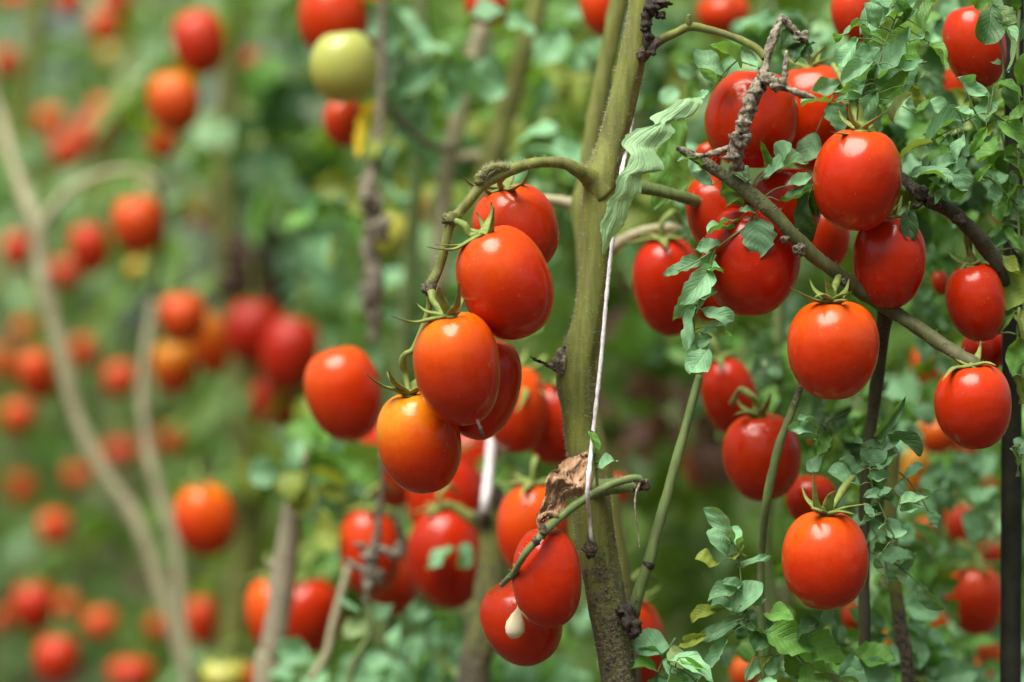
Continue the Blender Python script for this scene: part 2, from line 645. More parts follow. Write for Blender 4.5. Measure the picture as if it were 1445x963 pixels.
def blade_rows(rows, D, name, mat, parent, crumple=0.0, nv=10, per=4, seed=0, fold=.0, ragged=.0):
    """a bespoke blade between two hand-traced edges: rows of (left x, y, right x, y[, D left, D right])"""
    rs = np.random.default_rng(seed)
    A = [P(r[0], r[1], r[4] if len(r) > 4 else D) for r in rows]
    B = [P(r[2], r[3], r[5] if len(r) > 5 else D) for r in rows]
    a, _ = spline(A, [0] * len(A), per)
    b, _ = spline(B, [0] * len(B), per)
    m = len(a)
    ph = rs.uniform(0, 6.28, 8)
    V, UV = [], []
    for i in range(m):
        u = i / (m - 1)
        for j in range(nv + 1):
            v = j / nv
            e = ragged * (1 if j in (0, nv) else .06) * (rs.random() - .5)
            vv = v + e
            p = a[i] * (1 - vv) + b[i] * vv
            w = np.linalg.norm(b[i] - a[i])
            dy = fold * w * (abs(2 * v - 1) - .5)
            dy += crumple * (math.sin(9 * u + 5 * v + ph[0]) + .8 * math.sin(17 * v - 7 * u + ph[1]) + .6 * math.sin(23 * u + 11 * v + ph[2]) + .4 * math.sin(37 * v + 19 * u + ph[3]) + .5 * rs.normal())
            p = p + np.array([0, dy, 0]) + (np.array([0, 0, crumple * .5 * rs.normal()]) if crumple else 0)
            V.append(p)
            UV.append((v, u))
    F = [(i * (nv + 1) + j, (i + 1) * (nv + 1) + j, (i + 1) * (nv + 1) + j + 1, i * (nv + 1) + j + 1) for i in range(m - 1) for j in range(nv)]
    mb = MB()
    mb.add(V, F)
    o = mb.build(name, mat, parent)
    me = o.data
    uvl = me.uv_layers.new(name="UVMap")
    idx = np.zeros(len(me.loops), dtype=np.int32)
    me.loops.foreach_get("vertex_index", idx)
    uvl.data.foreach_set("uv", np.array(UV)[idx].ravel())
    return o


def hairs(plant, V, F, count, lo=.0012, hi=.0028, r=.00006, seed=1):
    """short glassy hairs standing on a stalk"""
    rs = np.random.default_rng(seed)
    V = np.asarray(V)
    Q = [q for q in F if len(q) == 4]
    mb = MB()
    vs, fs = [], []
    for k in range(count):
        q = Q[rs.integers(len(Q))]
        a, b, c, d = (V[i] for i in q)
        s, t = rs.random(2)
        p = (a * (1 - s) + b * s) * (1 - t) + (d * (1 - s) + c * s) * t
        n = np.cross(b - a, d - a)
        n = n / (np.linalg.norm(n) + 1e-12)
        n = n + rs.normal(size=3) * .25
        n /= np.linalg.norm(n)
        o = np.cross(n, rs.normal(size=3))
        o /= np.linalg.norm(o)
        o2 = np.cross(n, o)
        L = rs.uniform(lo, hi)
        i0 = len(vs)
        for kk in range(3):
            an = kk * 2.094
            vs.append(p + (o * math.cos(an) + o2 * math.sin(an)) * r)
        vs.append(p + n * L)
        fs += [(i0, i0 + 1, i0 + 3), (i0 + 1, i0 + 2, i0 + 3), (i0 + 2, i0, i0 + 3)]
    mb.add(vs, fs)
    return tag(mb.build("stem_hair", HAIR, plant), kind="stuff")


# ------------------------------------------------------------------ the setting: soil and the mass of plants behind
def ground():
    n = 60
    xs = np.concatenate([np.linspace(-400, -8, 8), np.linspace(-6, 6, n), np.linspace(8, 400, 8)])
    ys = np.concatenate([np.linspace(-60, -3, 6), np.linspace(-2, 12, n), np.linspace(14, 900, 12)])
    rs = np.random.default_rng(3)
    V = []
    for y in ys:
        for x in xs:
            inner = abs(x) < 6.5 and -2.5 < y < 12.5
            V.append((x, y, (.03 * math.sin(y * 5.2) + .02 * math.sin(3.1 * x + y) + .012 * rs.normal()) - .03 if inner else -.03))
    w = len(xs)
    F = [(j * w + i, j * w + i + 1, (j + 1) * w + i + 1, (j + 1) * w + i) for j in range(len(ys) - 1) for i in range(w - 1)]
    mb = MB()
    mb.add(V, F)
    tag(mb.build("ground", SOIL, origin=(0, 0, 0)), "brown garden soil under the tomato rows", kind="structure")


ground()


def leaf_lowres(seed):
    rs = np.random.default_rng(seed)
    V, nu = [], 6
    fold, curl = rs.uniform(.1, .35), rs.uniform(.2, 1.2)
    for i in range(nu + 1):
        u = i / nu
        w = max(.04, math.sin(math.pi * u ** .8) ** .8) * (1 if i % 2 else .78)
        if i in (0, nu):
            w = .04
        for v in (-1, 0, 1):
            V.append((.5 * w * v, u, fold * abs(v) * w * .5 - curl * .35 * u * u + .05 * math.sin(7 * u + v)))
    F = [(3 * i + j, 3 * i + j + 1, 3 * i + j + 4, 3 * i + j + 3) for i in range(nu) for j in (0, 1)]
    return np.array(V), np.array(F)


LOW = [leaf_lowres(s) for s in range(6)]


def leaf_mass(name, label, mat, centres, size, seed, per=8, tone=(0, 1), stalks=True):
    """many compound leaves as one mesh: each centre (x, y, z) carries a drooping rachis with leaflets"""
    rs = np.random.default_rng(seed)
    VV, FF, TT, n0 = [], [], [], 0
    for c in centres:
        a = rs.uniform(0, 6.283)
        d = np.array([math.cos(a), math.sin(a), rs.uniform(-.7, .35)])
        d /= np.linalg.norm(d)
        L = size * rs.uniform(1.8, 3.4)
        tn = float(np.clip(.5 + .22 * (math.sin(3.1 * c[0] + 1.3 * c[1]) + math.sin(4.3 * c[2] - 1.7 * c[0] + .6)) * .7 + rs.normal() * .26, 0, 1))
        if stalks:
            s0 = np.cross(d, (0, 0, 1)); s0 /= np.linalg.norm(s0)
            pts = np.array([c + d * L * s + np.array([0, 0, -.3 * L * s * s]) for s in (0, .35, .7, 1)])
            r = .0016
            q = np.concatenate([pts + s0 * r, pts + np.array([0, 0, r * 1.6]), pts - s0 * r])
            f = np.array([(k * 4 + i, k * 4 + i + 1, ((k + 1) % 3) * 4 + i + 1, ((k + 1) % 3) * 4 + i) for i in range(3) for k in range(3)])
            VV.append(q); FF.append(f + n0); TT.append(np.full(12, tn)); n0 += 12
        for k in range(per):
            lv, lf = LOW[rs.integers(len(LOW))]
            s = .2 + .8 * (k // 2) / max(1, (per - 1) // 2)
            b = c + d * L * s + np.array([0, 0, -.3 * L * s * s])
            sd_ = np.cross(d, (0, 0, 1)) * (1 if k % 2 else -1)
            y = sd_ * rs.uniform(.5, 1) + d * rs.uniform(.2, .9) + np.array([0, 0, rs.uniform(-.8, .1)])
            y /= np.linalg.norm(y)
            z = np.array([0, -.25, .9]) + rs.normal(size=3) * .45
            z -= y * (z @ y)
            z /= np.linalg.norm(z)
            x = np.cross(y, z)
            l_ = size * rs.uniform(.6, 1.3)
            w_ = l_ * rs.uniform(.45, .7)
            VV.append(lv[:, :1] * w_ * x + lv[:, 1:2] * l_ * y + lv[:, 2:] * l_ * z + b)
            FF.append(lf + n0)
            TT.append(np.full(len(lv), np.clip(tn + rs.normal() * .1, 0, 1)))
            n0 += len(lv)
    V, F, T = np.concatenate(VV), np.concatenate(FF), np.concatenate(TT)
    me = bpy.data.meshes.new(name)
    me.vertices.add(len(V))
    me.vertices.foreach_set("co", V.ravel())
    me.loops.add(F.size)
    me.loops.foreach_set("vertex_index", F.ravel().astype(np.int32))
    me.polygons.add(len(F))
    me.polygons.foreach_set("loop_start", np.arange(0, F.size, 4, dtype=np.int32))
    me.polygons.foreach_set("use_smooth", np.ones(len(F), dtype=bool))
    at = me.attributes.new("tone", 'FLOAT', 'POINT')
    at.data.foreach_set("value", T)
    me.update(calc_edges=True)
    me.validate()
    return tag(put(name, me, None, mat), label, kind="stuff")


rs = np.random.default_rng(11)
rows = []
for y0, dens, hh in ((3.45, 420, 1.75), (4.1, 760, 2.1), (4.9, 900, 2.4), (5.8, 900, 2.8), (7.2, 900, 3.2)):
    m = int(dens)
    rows.append(np.column_stack([rs.uniform(-1.1 - y0 * .2, 1.1 + y0 * .2, m), y0 + rs.normal(size=m) * .16, rs.uniform(.05, hh, m)]))
m = 620                                                       # unseen leaf row added behind the camera to block low sky and deepen contrast
rows.append(np.column_stack([rs.uniform(-3.2, 3.2, m), -1.35 + rs.normal(size=m) * .16, rs.uniform(.05, 1.95, m)]))
leaf_mass("background_and_unseen_foliage", "blurred mass of tomato leaves far behind, plus unseen row added behind camera", FOL, np.concatenate(rows), .062, 5)
m = 330
px = rs.uniform(840, 1700, m)
D = rs.uniform(2.05, 2.75, m)
cz = np.array([np.array(P(a, b, d)) for a, b, d in zip(px, rs.uniform(-350, 1250, m), D)])
m2 = 130
px2 = rs.uniform(330, 900, m2)
D2 = rs.uniform(2.25, 2.9, m2)
cz2 = np.array([np.array(P(a, b, d)) for a, b, d in zip(px2, rs.uniform(-350, 1250, m2), D2)])
leaf_mass("thicket_foliage", "green thicket of blurred tomato leaves close behind the fruit on the right", FOLN, np.concatenate([cz, cz2]), .05, 6)


# ------------------------------------------------------------------ plants: stems, branches, leaves
def plant_at(px, D, label, cat="plant", group="tomato plants", name="tomato_plant"):
    b = P(px, 0, D)
    return tag(empty(name, (b.x, b.y, 0)), label, cat, group)


def stalk(plant, name, mat, *paths, lumps=(), hair=0, hair_r=.00006, seed=0, D=1.29, n=12, bump=.06, per=6, ridge=0.0):
    """one stem or branch of a plant, joined from tubes and knots"""
    mb = MB()
    hv = []
    for k, p in enumerate(paths):
        v, f, a = pxtube(p, D, n=n, bump=bump, seed=seed + k, per=per, ridge=ridge)
        mb.add(v, f, a)
        hv.append((v, f))
    for (x, y, r, d, tn, *am) in lumps:
        v, f = blob(P(x, y, d), M(r, d), seed=int(x + y), amp=am[0] if am else .3)
        mb.add(v, f, tn)
    o = mb.build(name, mat, plant)
    if hair:
        for k, (v, f) in enumerate(hv):
            hairs(plant, v, f, hair // len(hv), seed=seed + 40 + k, r=hair_r)
    return o


def to_ground(px, D, w, tone=1.0, px0=None):
    """the last points of a stem, below the frame and down to the soil"""
    g = 481.5 + CAM_H * FPX / D
    return [(px, 1400, w, D, tone), (px, 2000, w * 1.1, D, tone), (px + 10, g + 10, w * 1.2, D, tone)]


# --- the sharp middle plant
main = plant_at(890, 1.29, "hairy olive tomato plant with thick upright stem in sharp focus, white string running along it")
DM = 1.295
stalk(main, "stem", STEM,
      [(925, -420, 26), (915, -120, 32), (905, 0, 36), (898, 50, 37), (888, 100, 37.5), (874, 160, 39), (864, 200, 41), (856, 228, 47), (849, 255, 54), (846, 300, 50),
       (840, 360, 43, DM, .0), (834, 420, 42), (825, 470, 45), (815, 505, 52), (812, 535, 55), (815, 570, 50), (818, 610, 45), (825, 650, 48), (833, 700, 52, DM, .12), (838, 745, 55, DM, .3),
       (843, 785, 56, DM, .42), (856, 850, 55, DM, .52), (866, 910, 50, DM, .58), (873, 965, 48, DM, .6), (892, 1150, 50, DM, .8)] + to_ground(900, DM, 50),
      lumps=[(832, 774, 12, 1.271, 1.0), (796, 520, 9, 1.29, .5)], D=DM, n=40, bump=.03, per=8, hair=3600, seed=3, ridge=.035)
o = main.children[0] if main.children else None
stalk(main, "truss_stalk", STEM,
      [(852, 272, 44, 1.292), (836, 254, 33, 1.289), (824, 245, 25, 1.285), (813, 239, 19.5, 1.28), (797, 231, 16.5, 1.277), (772, 229, 16, 1.274), (746, 232, 16, 1.272), (720, 240, 17, 1.27), (697, 251, 18, 1.268),
       (680, 262, 16, 1.266), (664, 281, 15, 1.264), (650, 298, 14, 1.263), (638, 312, 15, 1.262, .3), (632, 328, 13, 1.262), (627, 352, 13, 1.262), (620, 378, 13, 1.263), (611, 396, 15, 1.262, .3), (606, 406, 15, 1.262, .5),
       (606, 418, 11, 1.262, .3)],
      [(722, 238, 12, 1.27), (706, 236, 12, 1.266), (692, 237, 11, 1.263, .3), (683, 246, 11, 1.263, .4), (681, 256, 10, 1.265, .4)],
      lumps=[(634, 309, 10, 1.260, .45), (676, 253, 8, 1.264, .3), (605, 408, 9.5, 1.260, .6)], n=12, bump=.05, hair=800, seed=21)
stalk(main, "branch", STEMG,
      [(860, 262, 26, 1.30), (885, 262, 22, 1.30), (910, 265, 19, 1.30), (945, 273, 17.5, 1.305), (972, 281, 17, 1.31), (995, 290, 15, 1.318), (1010, 296, 11, 1.32)], hair=160, seed=31)
stalk(main, "twig", STEM,
      [(905, 80, 22, 1.29, .8), (918, 66, 17, 1.285, .9), (935, 55, 13, 1.283, .4), (955, 46, 12.5, 1.28, .2), (973, 38, 13, 1.28, .2), (995, 41, 11, 1.28, .1), (1022, 48, 10.5, 1.28, .1), (1048, 58, 11, 1.278, .2), (1068, 69, 11, 1.276, .3),
       (1080, 82, 12, 1.275, .5)],
      [(973, 40, 11, 1.28, .2), (972, 30, 8.5, 1.278, .2), (972, 21, 6, 1.277, .3)], seed=41)
for k, (x, y, r, sq) in enumerate(((920, 12, 13, (1, 1, .8)), (912, 28, 11, (.8, 1, 1.1)), (930, 5, 10, (1.4, 1, .6)), (915, 52, 10, (.7, .8, 1.4)), (919, 72, 8, (.7, .7, 1)), (910, 40, 9, (.8, .8, .8)), (932, 22, 6, (1, 1, 1)))):
    mb = MB()
    mb.add(*blob(P(x, y, 1.282), M(r, 1.28), seed=70 + k, amp=.42, squash=sq, n=12))
    mb.build("bark_knot", CORK, main)
# low side shoot, cut stub and the green truss that droops from it
stalk(main, "side_shoot", STEMG,
      [(868, 905, 36, 1.30, .9), (884, 890, 26, 1.297, .9), (893, 870, 19, 1.292, .7), (899, 845, 17, 1.288, .3), (908, 815, 16.5, 1.286, .25), (916, 792, 17, 1.285, .3), (924, 760, 15, 1.285), (938, 710, 14.5, 1.287), (953, 655, 14, 1.288), (967, 605, 13, 1.29), (979, 560, 12, 1.292), (987, 530, 11, 1.294)],
      n=12, bump=.04, seed=51)
mb = MB()
for k, (x, y, r, sq) in enumerate(((889, 872, 13, (.9, .9, 1.3)), (897, 884, 11, (1, 1, 1)), (881, 862, 8, (1.2, 1, .8)), (890, 893, 9, (1, 1, 1)))):
    mb.add(*blob(P(x, y, 1.283), M(r, 1.285), seed=90 + k, amp=.45, squash=sq, n=12))
mb.build("bark_knot", CORK, main)
mb = MB()
mb.add(*pxtube([(912, 800, 17.5, 1.285), (915, 797, 19, 1.285), (917, 793, 17, 1.285)], n=10, per=4))
mb.build("node_ring", CORK, main)
stalk(main, "cut_stub", STEMG,
      [(835, 690, 30, 1.288, .1), (852, 688, 24, 1.282, .05), (872, 686, 22, 1.277, .05), (892, 685, 20, 1.274, .1), (905, 685, 17, 1.273, .8)],
      lumps=[(905, 684, 10, 1.272, 1.0, .35)], hair=120, seed=61)
stalk(main, "truss_stalk", STEMG,
      [(908, 690, 9, 1.266, 1.0), (906, 680, 10, 1.264, .9), (899, 675, 11, 1.262, .2), (884, 677, 11, 1.26), (862, 684, 11.5, 1.258), (840, 695, 12, 1.256), (815, 711, 12, 1.255), (793, 728, 12.5, 1.254), (775, 743, 13.5, 1.246), (764, 755, 13, 1.241, .5),
       (757, 763, 11, 1.239, .1), (744, 778, 10, 1.239), (733, 795, 9.5, 1.243), (726, 808, 9, 1.252), (716, 818, 9, 1.264), (708, 826, 7, 1.28)],
      lumps=[(767, 751, 8, 1.241, .95, .4), (757, 764, 6.5, 1.238, .9, .4)], n=12, bump=.05, hair=140, seed=64)
mb = MB()
mb.add(*pxtube([(903, 682, 4, 1.262), (898, 694, 3.4, 1.258), (896, 712, 2.8, 1.257), (898, 735, 2.6, 1.257), (901, 755, 2.2, 1.257), (903, 775, 1.6, 1.257)], n=6, bump=.2))
mb.build("tendril", DRYGREY, main)
# dried leaf scar on the left of the stem, and the crumpled dead leaf below
o = blade_rows([(798, 488, 800, 500), (786, 495, 796, 524), (776, 512, 790, 528), (764, 510, 772, 518), (756, 507, 759, 511), (748, 503, 749, 505)], 1.285, "leaf_scar", DRYGREY, main, crumple=.0008, nv=6, seed=4)
o["label"] = "curled dry grey scar where a leaf broke off"
o = blade_rows([(829, 640, 834, 648, 1.268, 1.262), (812, 641, 836, 672, 1.262, 1.258), (790, 655, 834, 697, 1.256, 1.256), (787, 661, 822, 703, 1.252, 1.256), (777, 667, 803, 702, 1.25, 1.256), (769, 679, 798, 712, 1.25, 1.256), (770, 694, 791, 726, 1.25, 1.254),
                (767, 705, 783, 730, 1.248, 1.252), (762, 719, 772, 733, 1.248, 1.25), (757, 731, 763, 741, 1.249, 1.25)], 1.255, "dry_leaf", DRYLEAF, main, crumple=.0014, nv=22, per=5, seed=9, ragged=.07)
o["label"] = "crumpled brown dead leaf hanging on the stem"
mb = MB()
mb.add(*pxtube([(786, 728, 9, 1.25), (774, 724, 7, 1.248), (765, 728, 6, 1.248), (760, 736, 5.5, 1.249), (762, 746, 5, 1.25), (768, 752, 5, 1.252)], n=8, bump=.2))
mb.build("dry_leaf_stalk", DRYLEAF, main)
# the drooping pale leaf beside the stem, and the thin yellow-green one behind it
o = blade_rows([(955, 141, 988, 137, 1.262, 1.266), (946, 150, 991, 146, 1.260, 1.264), (918, 165, 976, 164, 1.258, 1.262), (923, 176, 947, 172, 1.255, 1.260), (893, 184, 952, 187, 1.253, 1.258), (878, 202, 930, 207, 1.251, 1.256), (890, 219, 924, 214, 1.248, 1.254), (882, 238, 938, 239, 1.246, 1.252), (870, 252, 908, 247, 1.244, 1.250), (868, 270, 904, 272, 1.244, 1.250), (857, 285, 893, 281, 1.244, 1.250), (855, 300, 886, 303, 1.244, 1.250), (847, 318, 878, 322, 1.244, 1.250), (850, 338, 864, 336, 1.244, 1.250), (850, 358, 854, 360, 1.244, 1.250)],
               1.25, "leaf", LEAF['p'], main, crumple=.0003, nv=12, per=5, seed=14, fold=.10, ragged=.07)
o["label"] = "drooping pale green leaf with crinkled toothed edges"
o = blade_rows([(944, 158, 962, 162), (932, 172, 970, 176), (930, 200, 968, 205), (924, 225, 972, 232), (917, 246, 972, 256), (919, 268, 962, 272), (918, 290, 938, 288), (921, 297, 926, 296)], 1.33, "leaf", LEAF['g'], main, crumple=.001, nv=8, per=4, seed=15, fold=.05, ragged=.06)
o["label"] = "thin bright green leaf hanging behind the pale one"
# small shoot by the string
sprig(main, 1.262, [(843, 700), (842, 670), (838, 645)], [(841, 640, 832, 612, 14, 'g', 'round'), (846, 662, 866, 652, 16, 'm', 'round'), (843, 655, 838, 640, 8, 'g')], r=5)

# --- stem close behind it
back = plant_at(905, 1.42, "slightly blurred olive tomato stem rising just behind the sharp middle stem")
stalk(back, "stem", STEM, [(905, -300, 26), (885, -60, 27), (872, 10, 27), (862, 60, 27), (852, 110, 26), (842, 160, 26), (834, 210, 27), (828, 260, 30), (822, 290, 34), (824, 330, 28), (830, 420, 28), (832, 560, 28), (846, 660, 34), (862, 720, 30), (880, 850, 30, 0, .5), (890, 980, 32, 0, .7)] + to_ground(905, 1.42, 34), D=1.42, seed=71)
stalk(back, "branch", STEMP, [(822, 292, 24), (806, 288, 18), (788, 284, 16), (768, 282, 15), (752, 290, 12)], [(858, 352, 20), (880, 338, 16), (910, 326, 15), (945, 322, 14), (965, 326, 12)], D=1.43, seed=72)

# --- the fork behind, top centre
fork = plant_at(700, 1.75, "pale blurred tomato plant with a forked stem standing in the top centre")
stalk(fork, "stem", STEM, [(800, -300, 26), (765, -30, 27), (752, 30, 29), (738, 80, 31), (722, 130, 32), (708, 180, 33), (697, 215, 38), (688, 250, 34), (680, 330, 32), (688, 480, 32), (694, 600, 34, 0, .3)], D=1.75, seed=81)
stalk(fork, "branch", STEMP, [(696, 222, 26), (680, 222, 22), (662, 222, 17), (645, 224, 15), (622, 222, 14)], [(690, 20, 22), (676, 55, 26, 0, .5), (664, 100, 26), (650, 150, 24), (640, 200, 22), (628, 260, 24), (620, 420, 24)], D=1.78, seed=82)
stalk(fork, "twig", STEMD, [(640, 212, 12), (610, 205, 12), (585, 188, 12), (562, 165, 12), (545, 145, 10), (532, 125, 9)], D=1.72, seed=83)
stalk(fork, "stem", STEM, [(694, 600, 34, 0, .3), (700, 760, 34, 0, .5), (700, 960, 36, 0, .6)] + to_ground(700, 1.75, 36), D=1.76, seed=84)
for a in ((720, 5, 1.62, 250, 60, 3, 70, 'm', .3), (780, 25, 1.66, 320, 90, 5, 62, 'm', .3), (810, 60, 1.68, 330, 70, 5, 50, 'm', .3), (600, 30, 1.72, 200, 60, 5, 62, 'm', .3), (640, 60, 1.72, 240, 60, 5, 60, 'm', .3), (590, 80, 1.75, 250, 80, 5, 66, 'md', .4),
          (790, 170, 1.6, 260, 60, 3, 88, 'm', .3), (735, 200, 1.62, 300, 60, 5, 72, 'm', .3), (800, 215, 1.7, 240, 80, 5, 60, 'mg', .3), (530, 190, 1.7, 310, 40, 3, 52, 'y', .4), (500, 240, 1.75, 250, 70, 5, 50, 'gy', .4),
          (470, 250, 1.85, 260, 60, 5, 60, 'gm', .4), (560, 120, 1.8, 260, 60, 5, 60, 'md', .4), (640, 180, 1.8, 260, 60, 5, 54, 'mg', .4), (590, 385, 1.95, 280, 50, 3, 74, 'm', .3), (545, 425, 1.9, 250, 50, 3, 46, 'gm', .3), (770, 440, 1.6, 180, 50, 3, 42, 'g', .4),
          (800, 100, 1.9, 250, 70, 5, 64, 'yg', .4), (760, 330, 1.9, 230, 60, 5, 70, 'mg', .4), (660, 30, 1.9, 280, 80, 5, 60, 'gd', .4), (710, 640, 1.7, 230, 50, 5, 44, 'g', .4)):
    auto_sprig(fork, *a)

# --- dry hanging truss between them
withered = plant_at(560, 1.7, "withered tomato plant whose dry grey truss hangs down left of the sharp fruit")
stalk(withered, "truss_stalk", DRYGREY, [(540, -200, 12), (538, 130, 12), (530, 215, 16), (520, 262, 22), (528, 300, 26), (520, 345, 22), (530, 395, 24), (524, 430, 28), (528, 458, 20), (524, 485, 6)], D=1.7, bump=.35, seed=91, lumps=[(518, 280, 13, 1.69, 1, .5), (533, 322, 15, 1.69, 1, .5), (522, 412, 15, 1.7, 1, .5)])
stalk(withered, "truss_stalk", DRYGREY, [(540, 640, 6), (538, 700, 8), (530, 770, 13), (524, 800, 18), (520, 830, 17), (515, 850, 10)], [(524, 770, 10), (545, 778, 14), (560, 782, 12), (563, 766, 10)], [(500, 768, 8), (515, 772, 9)], [(488, 790, 7), (505, 802, 9), (520, 805, 8)], D=1.55, bump=.35, seed=92,
      lumps=[(520, 785, 12, 1.55, 1, .5), (527, 812, 12, 1.55, 1, .5)])
stalk(withered, "stem", STEMG, [(600, -300, 20), (590, 200, 20), (570, 500, 20), (560, 620, 20), (552, 760, 22, 0, .3), (540, 960, 22)] + to_ground(560, 1.85, 24), D=1.85, seed=93)
stalk(withered, "branch", STEMD, [(560, 735, 12), (572, 770, 14, 0, .4), (590, 820, 18, 0, .5), (603, 870, 16, 0, .5)], D=1.62, seed=94)
stalk(withered, "twig", STEMG, [(516, 850, 8), (523, 875, 11), (520, 900, 10), (505, 925, 10), (492, 965, 10), (480, 1100, 9)], D=1.55, seed=95)
for a in ((520, 880, 1.56, 120, 30, 3, 40, 'm', .3), (560, 870, 1.6, 330, 60, 5, 44, 'm', .3), (600, 890, 1.62, 290, 60, 5, 46, 'm', .3), (560, 920, 1.62, 250, 60, 7, 44, 'm', .3), (640, 900, 1.68, 300, 60, 5, 48, 'm', .3), (450, 930, 1.62, 200, 60, 5, 60, 'm', .3), (410, 945, 1.65, 320, 60, 5, 60, 'm', .3), (490, 955, 1.6, 300, 60, 5, 50, 'md', .3),
          (640, 860, 1.7, 10, 40, 3, 46, 'm', .3), (700, 900, 1.75, 300, 60, 5, 50, 'mg', .3), (760, 930, 1.8, 300, 60, 5, 55, 'm', .3), (680, 950, 1.75, 240, 60, 5, 50, 'gm', .3), (660, 765, 1.56, 200, 20, 2, 50, 'm', .2), (810, 940, 1.75, 260, 60, 5, 50, 'mg', .3), (590, 850, 1.9, 270, 60, 5, 60, 'g', .3), (620, 940, 1.7, 270, 60, 5, 50, 'mg', .3)):
    auto_sprig(withered, *a)

# --- cut, grey stem with a string tie
cut = plant_at(680, 1.55, "grey-green tomato stem cut off behind the lowest red pair, a stub pointing up left")
stalk(cut, "stem", STEM, [(700, 705, 34, 0, .7), (698, 740, 40, 0, .3), (694, 800, 42, 0, .45), (688, 860, 42, 0, .5), (678, 920, 42, 0, .5), (672, 980, 42, 0, .7)] + to_ground(680, 1.55, 44), [(686, 740, 24), (660, 728, 18), (640, 716, 15), (625, 712, 13)], [(690, 850, 26, 0, .6), (668, 900, 24, 0, .6), (655, 970, 24, 0, .7), (640, 1150, 22)], D=1.55, seed=96, lumps=[(700, 706, 18, 1.55, .9), (678, 728, 12, 1.54, .9)])

# --- grey stem, lower left centre
grey = plant_at(370, 1.68, "grey-barked blurred tomato stem crossing in front of two red tomatoes, leaves at its top")
stalk(grey, "stem", STEMP, [(424, 640, 22, 0, .2), (418, 690, 26, 0, .5), (410, 740, 31, 0, .6), (402, 800, 34, 0, .6), (394, 860, 36, 0, .6), (384, 920, 38, 0, .6), (376, 975, 38, 0, .6)] + to_ground(370, 1.68, 40), [(402, 810, 20, 0, .7), (388, 800, 16, 0, .7), (380, 795, 12, 0, .7)], D=1.68, seed=97)
stalk(grey, "twig", STEMP, [(400, 1000, 12), (455, 935, 12), (468, 890, 12), (480, 845, 12), (492, 800, 10)], D=1.62, seed=98)
for a in ((424, 640, 1.68, 25, 60, 5, 58, 'g', .4), (425, 650, 1.66, 300, 60, 5, 56, 'y', .3), (420, 600, 1.7, 20, 20, 2, 46, 'y', .3), (432, 690, 1.7, 330, 70, 5, 54, 'gm', .4), (450, 650, 1.75, 350, 60, 5, 50, 'm', .4), (460, 680, 1.85, 290, 60, 5, 50, 'gm', .4), (420, 670, 1.66, 140, 30, 3, 40, 'm', .4)):
    auto_sprig(grey, *a)

# --- far left, pale and forked
pale = plant_at(290, 2.2, "pale straw-coloured blurred tomato plant with a forked leaning stem far left")
stalk(pale, "stem", STEMP, [(-60, -160, 11.9, 2.25), (-25, 60, 13.2, 2.25), (0, 160, 14.4, 2.25), (22, 240, 15.8, 2.22), (50, 315, 21.1, 2.2), (58, 360, 22.4), (64, 410, 23.6), (78, 460, 22.4), (95, 530, 21.1), (115, 605, 20.4), (150, 670, 19.7), (190, 730, 20.4), (215, 790, 20.4), (238, 860, 20.4), (258, 930, 20.4), (270, 990, 21.1)] + to_ground(290, 2.2, 34), D=2.2, seed=101, bump=.14)
stalk(pale, "branch", STEMP, [(56, 325, 17.1), (72, 298, 13.2), (100, 268, 11.9), (135, 250, 11.2), (170, 241, 10.5), (200, 243, 9.9), (225, 256, 9.2)], D=2.2, seed=102)
stalk(pale, "branch", STEMD, [(215, 250, 9.2), (228, 290, 9.9), (228, 340, 10.5), (222, 390, 11.2), (217, 430, 11.9)], D=2.2, seed=103)
stalk(pale, "branch", STEMP, [(218, 425, 11.9), (210, 480, 14.4), (203, 540, 15.8), (205, 600, 16.4), (215, 660, 17.7), (230, 710, 18.4), (245, 755, 19.7), (252, 800, 17.7), (256, 850, 15.8), (262, 920, 13.2), (268, 980, 11.9)], D=2.18, seed=104, bump=.14)
olive = plant_at(340, 2.5, "olive-brown badly blurred tomato stem standing upright left of centre")
stalk(olive, "stem", STEM, [(340, -300, 32, 0, .3), (330, 0, 34, 0, .3), (324, 120, 34, 0, .35), (320, 250, 36, 0, .4), (326, 400, 36, 0, .4), (342, 540, 44, 0, .4), (350, 660, 48, 0, .35), (352, 760, 46, 0, .3), (338, 850, 40), (326, 930, 34), (318, 1000, 34)] + to_ground(320, 2.5, 36), D=2.5, seed=105)
stalk(olive, "twig", STEM, [(60, -60, 20), (50, 40, 26), (42, 110, 22), (36, 190, 16)], D=2.9, seed=106)
for a in ((400, 265, 2.45, 250, 40, 2, 110, 'm', .2), (360, 150, 2.5, 300, 50, 3, 70, 'm', .3), (345, 590, 2.3, 275, 30, 2, 78, 'y', .2), (400, 60, 2.4, 290, 90, 5, 80, 'gd', .3), (420, 150, 2.4, 250, 90, 5, 80, 'gd', .3), (440, 320, 2.4, 270, 90, 5, 70, 'gm', .3), (380, 230, 2.6, 200, 70, 5, 70, 'd', .3), (440, 420, 2.4, 300, 70, 5, 60, 'gm', .3)):
    auto_sprig(olive, *a)
# the dried black clump above the dark red pair
mb = MB()
for k in range(15):
    mb.add(*blob(P(378 + random.uniform(-54, 54), 388 + random.uniform(-50, 36), 2.42 + random.uniform(-.03, .03)), M(random.uniform(16, 26), 2.4), seed=120 + k, amp=.5))
o = mb.build("dry_leaf", WITHERED, olive)
o["label"] = "blackened dead leaf clump above the two dark red tomatoes"

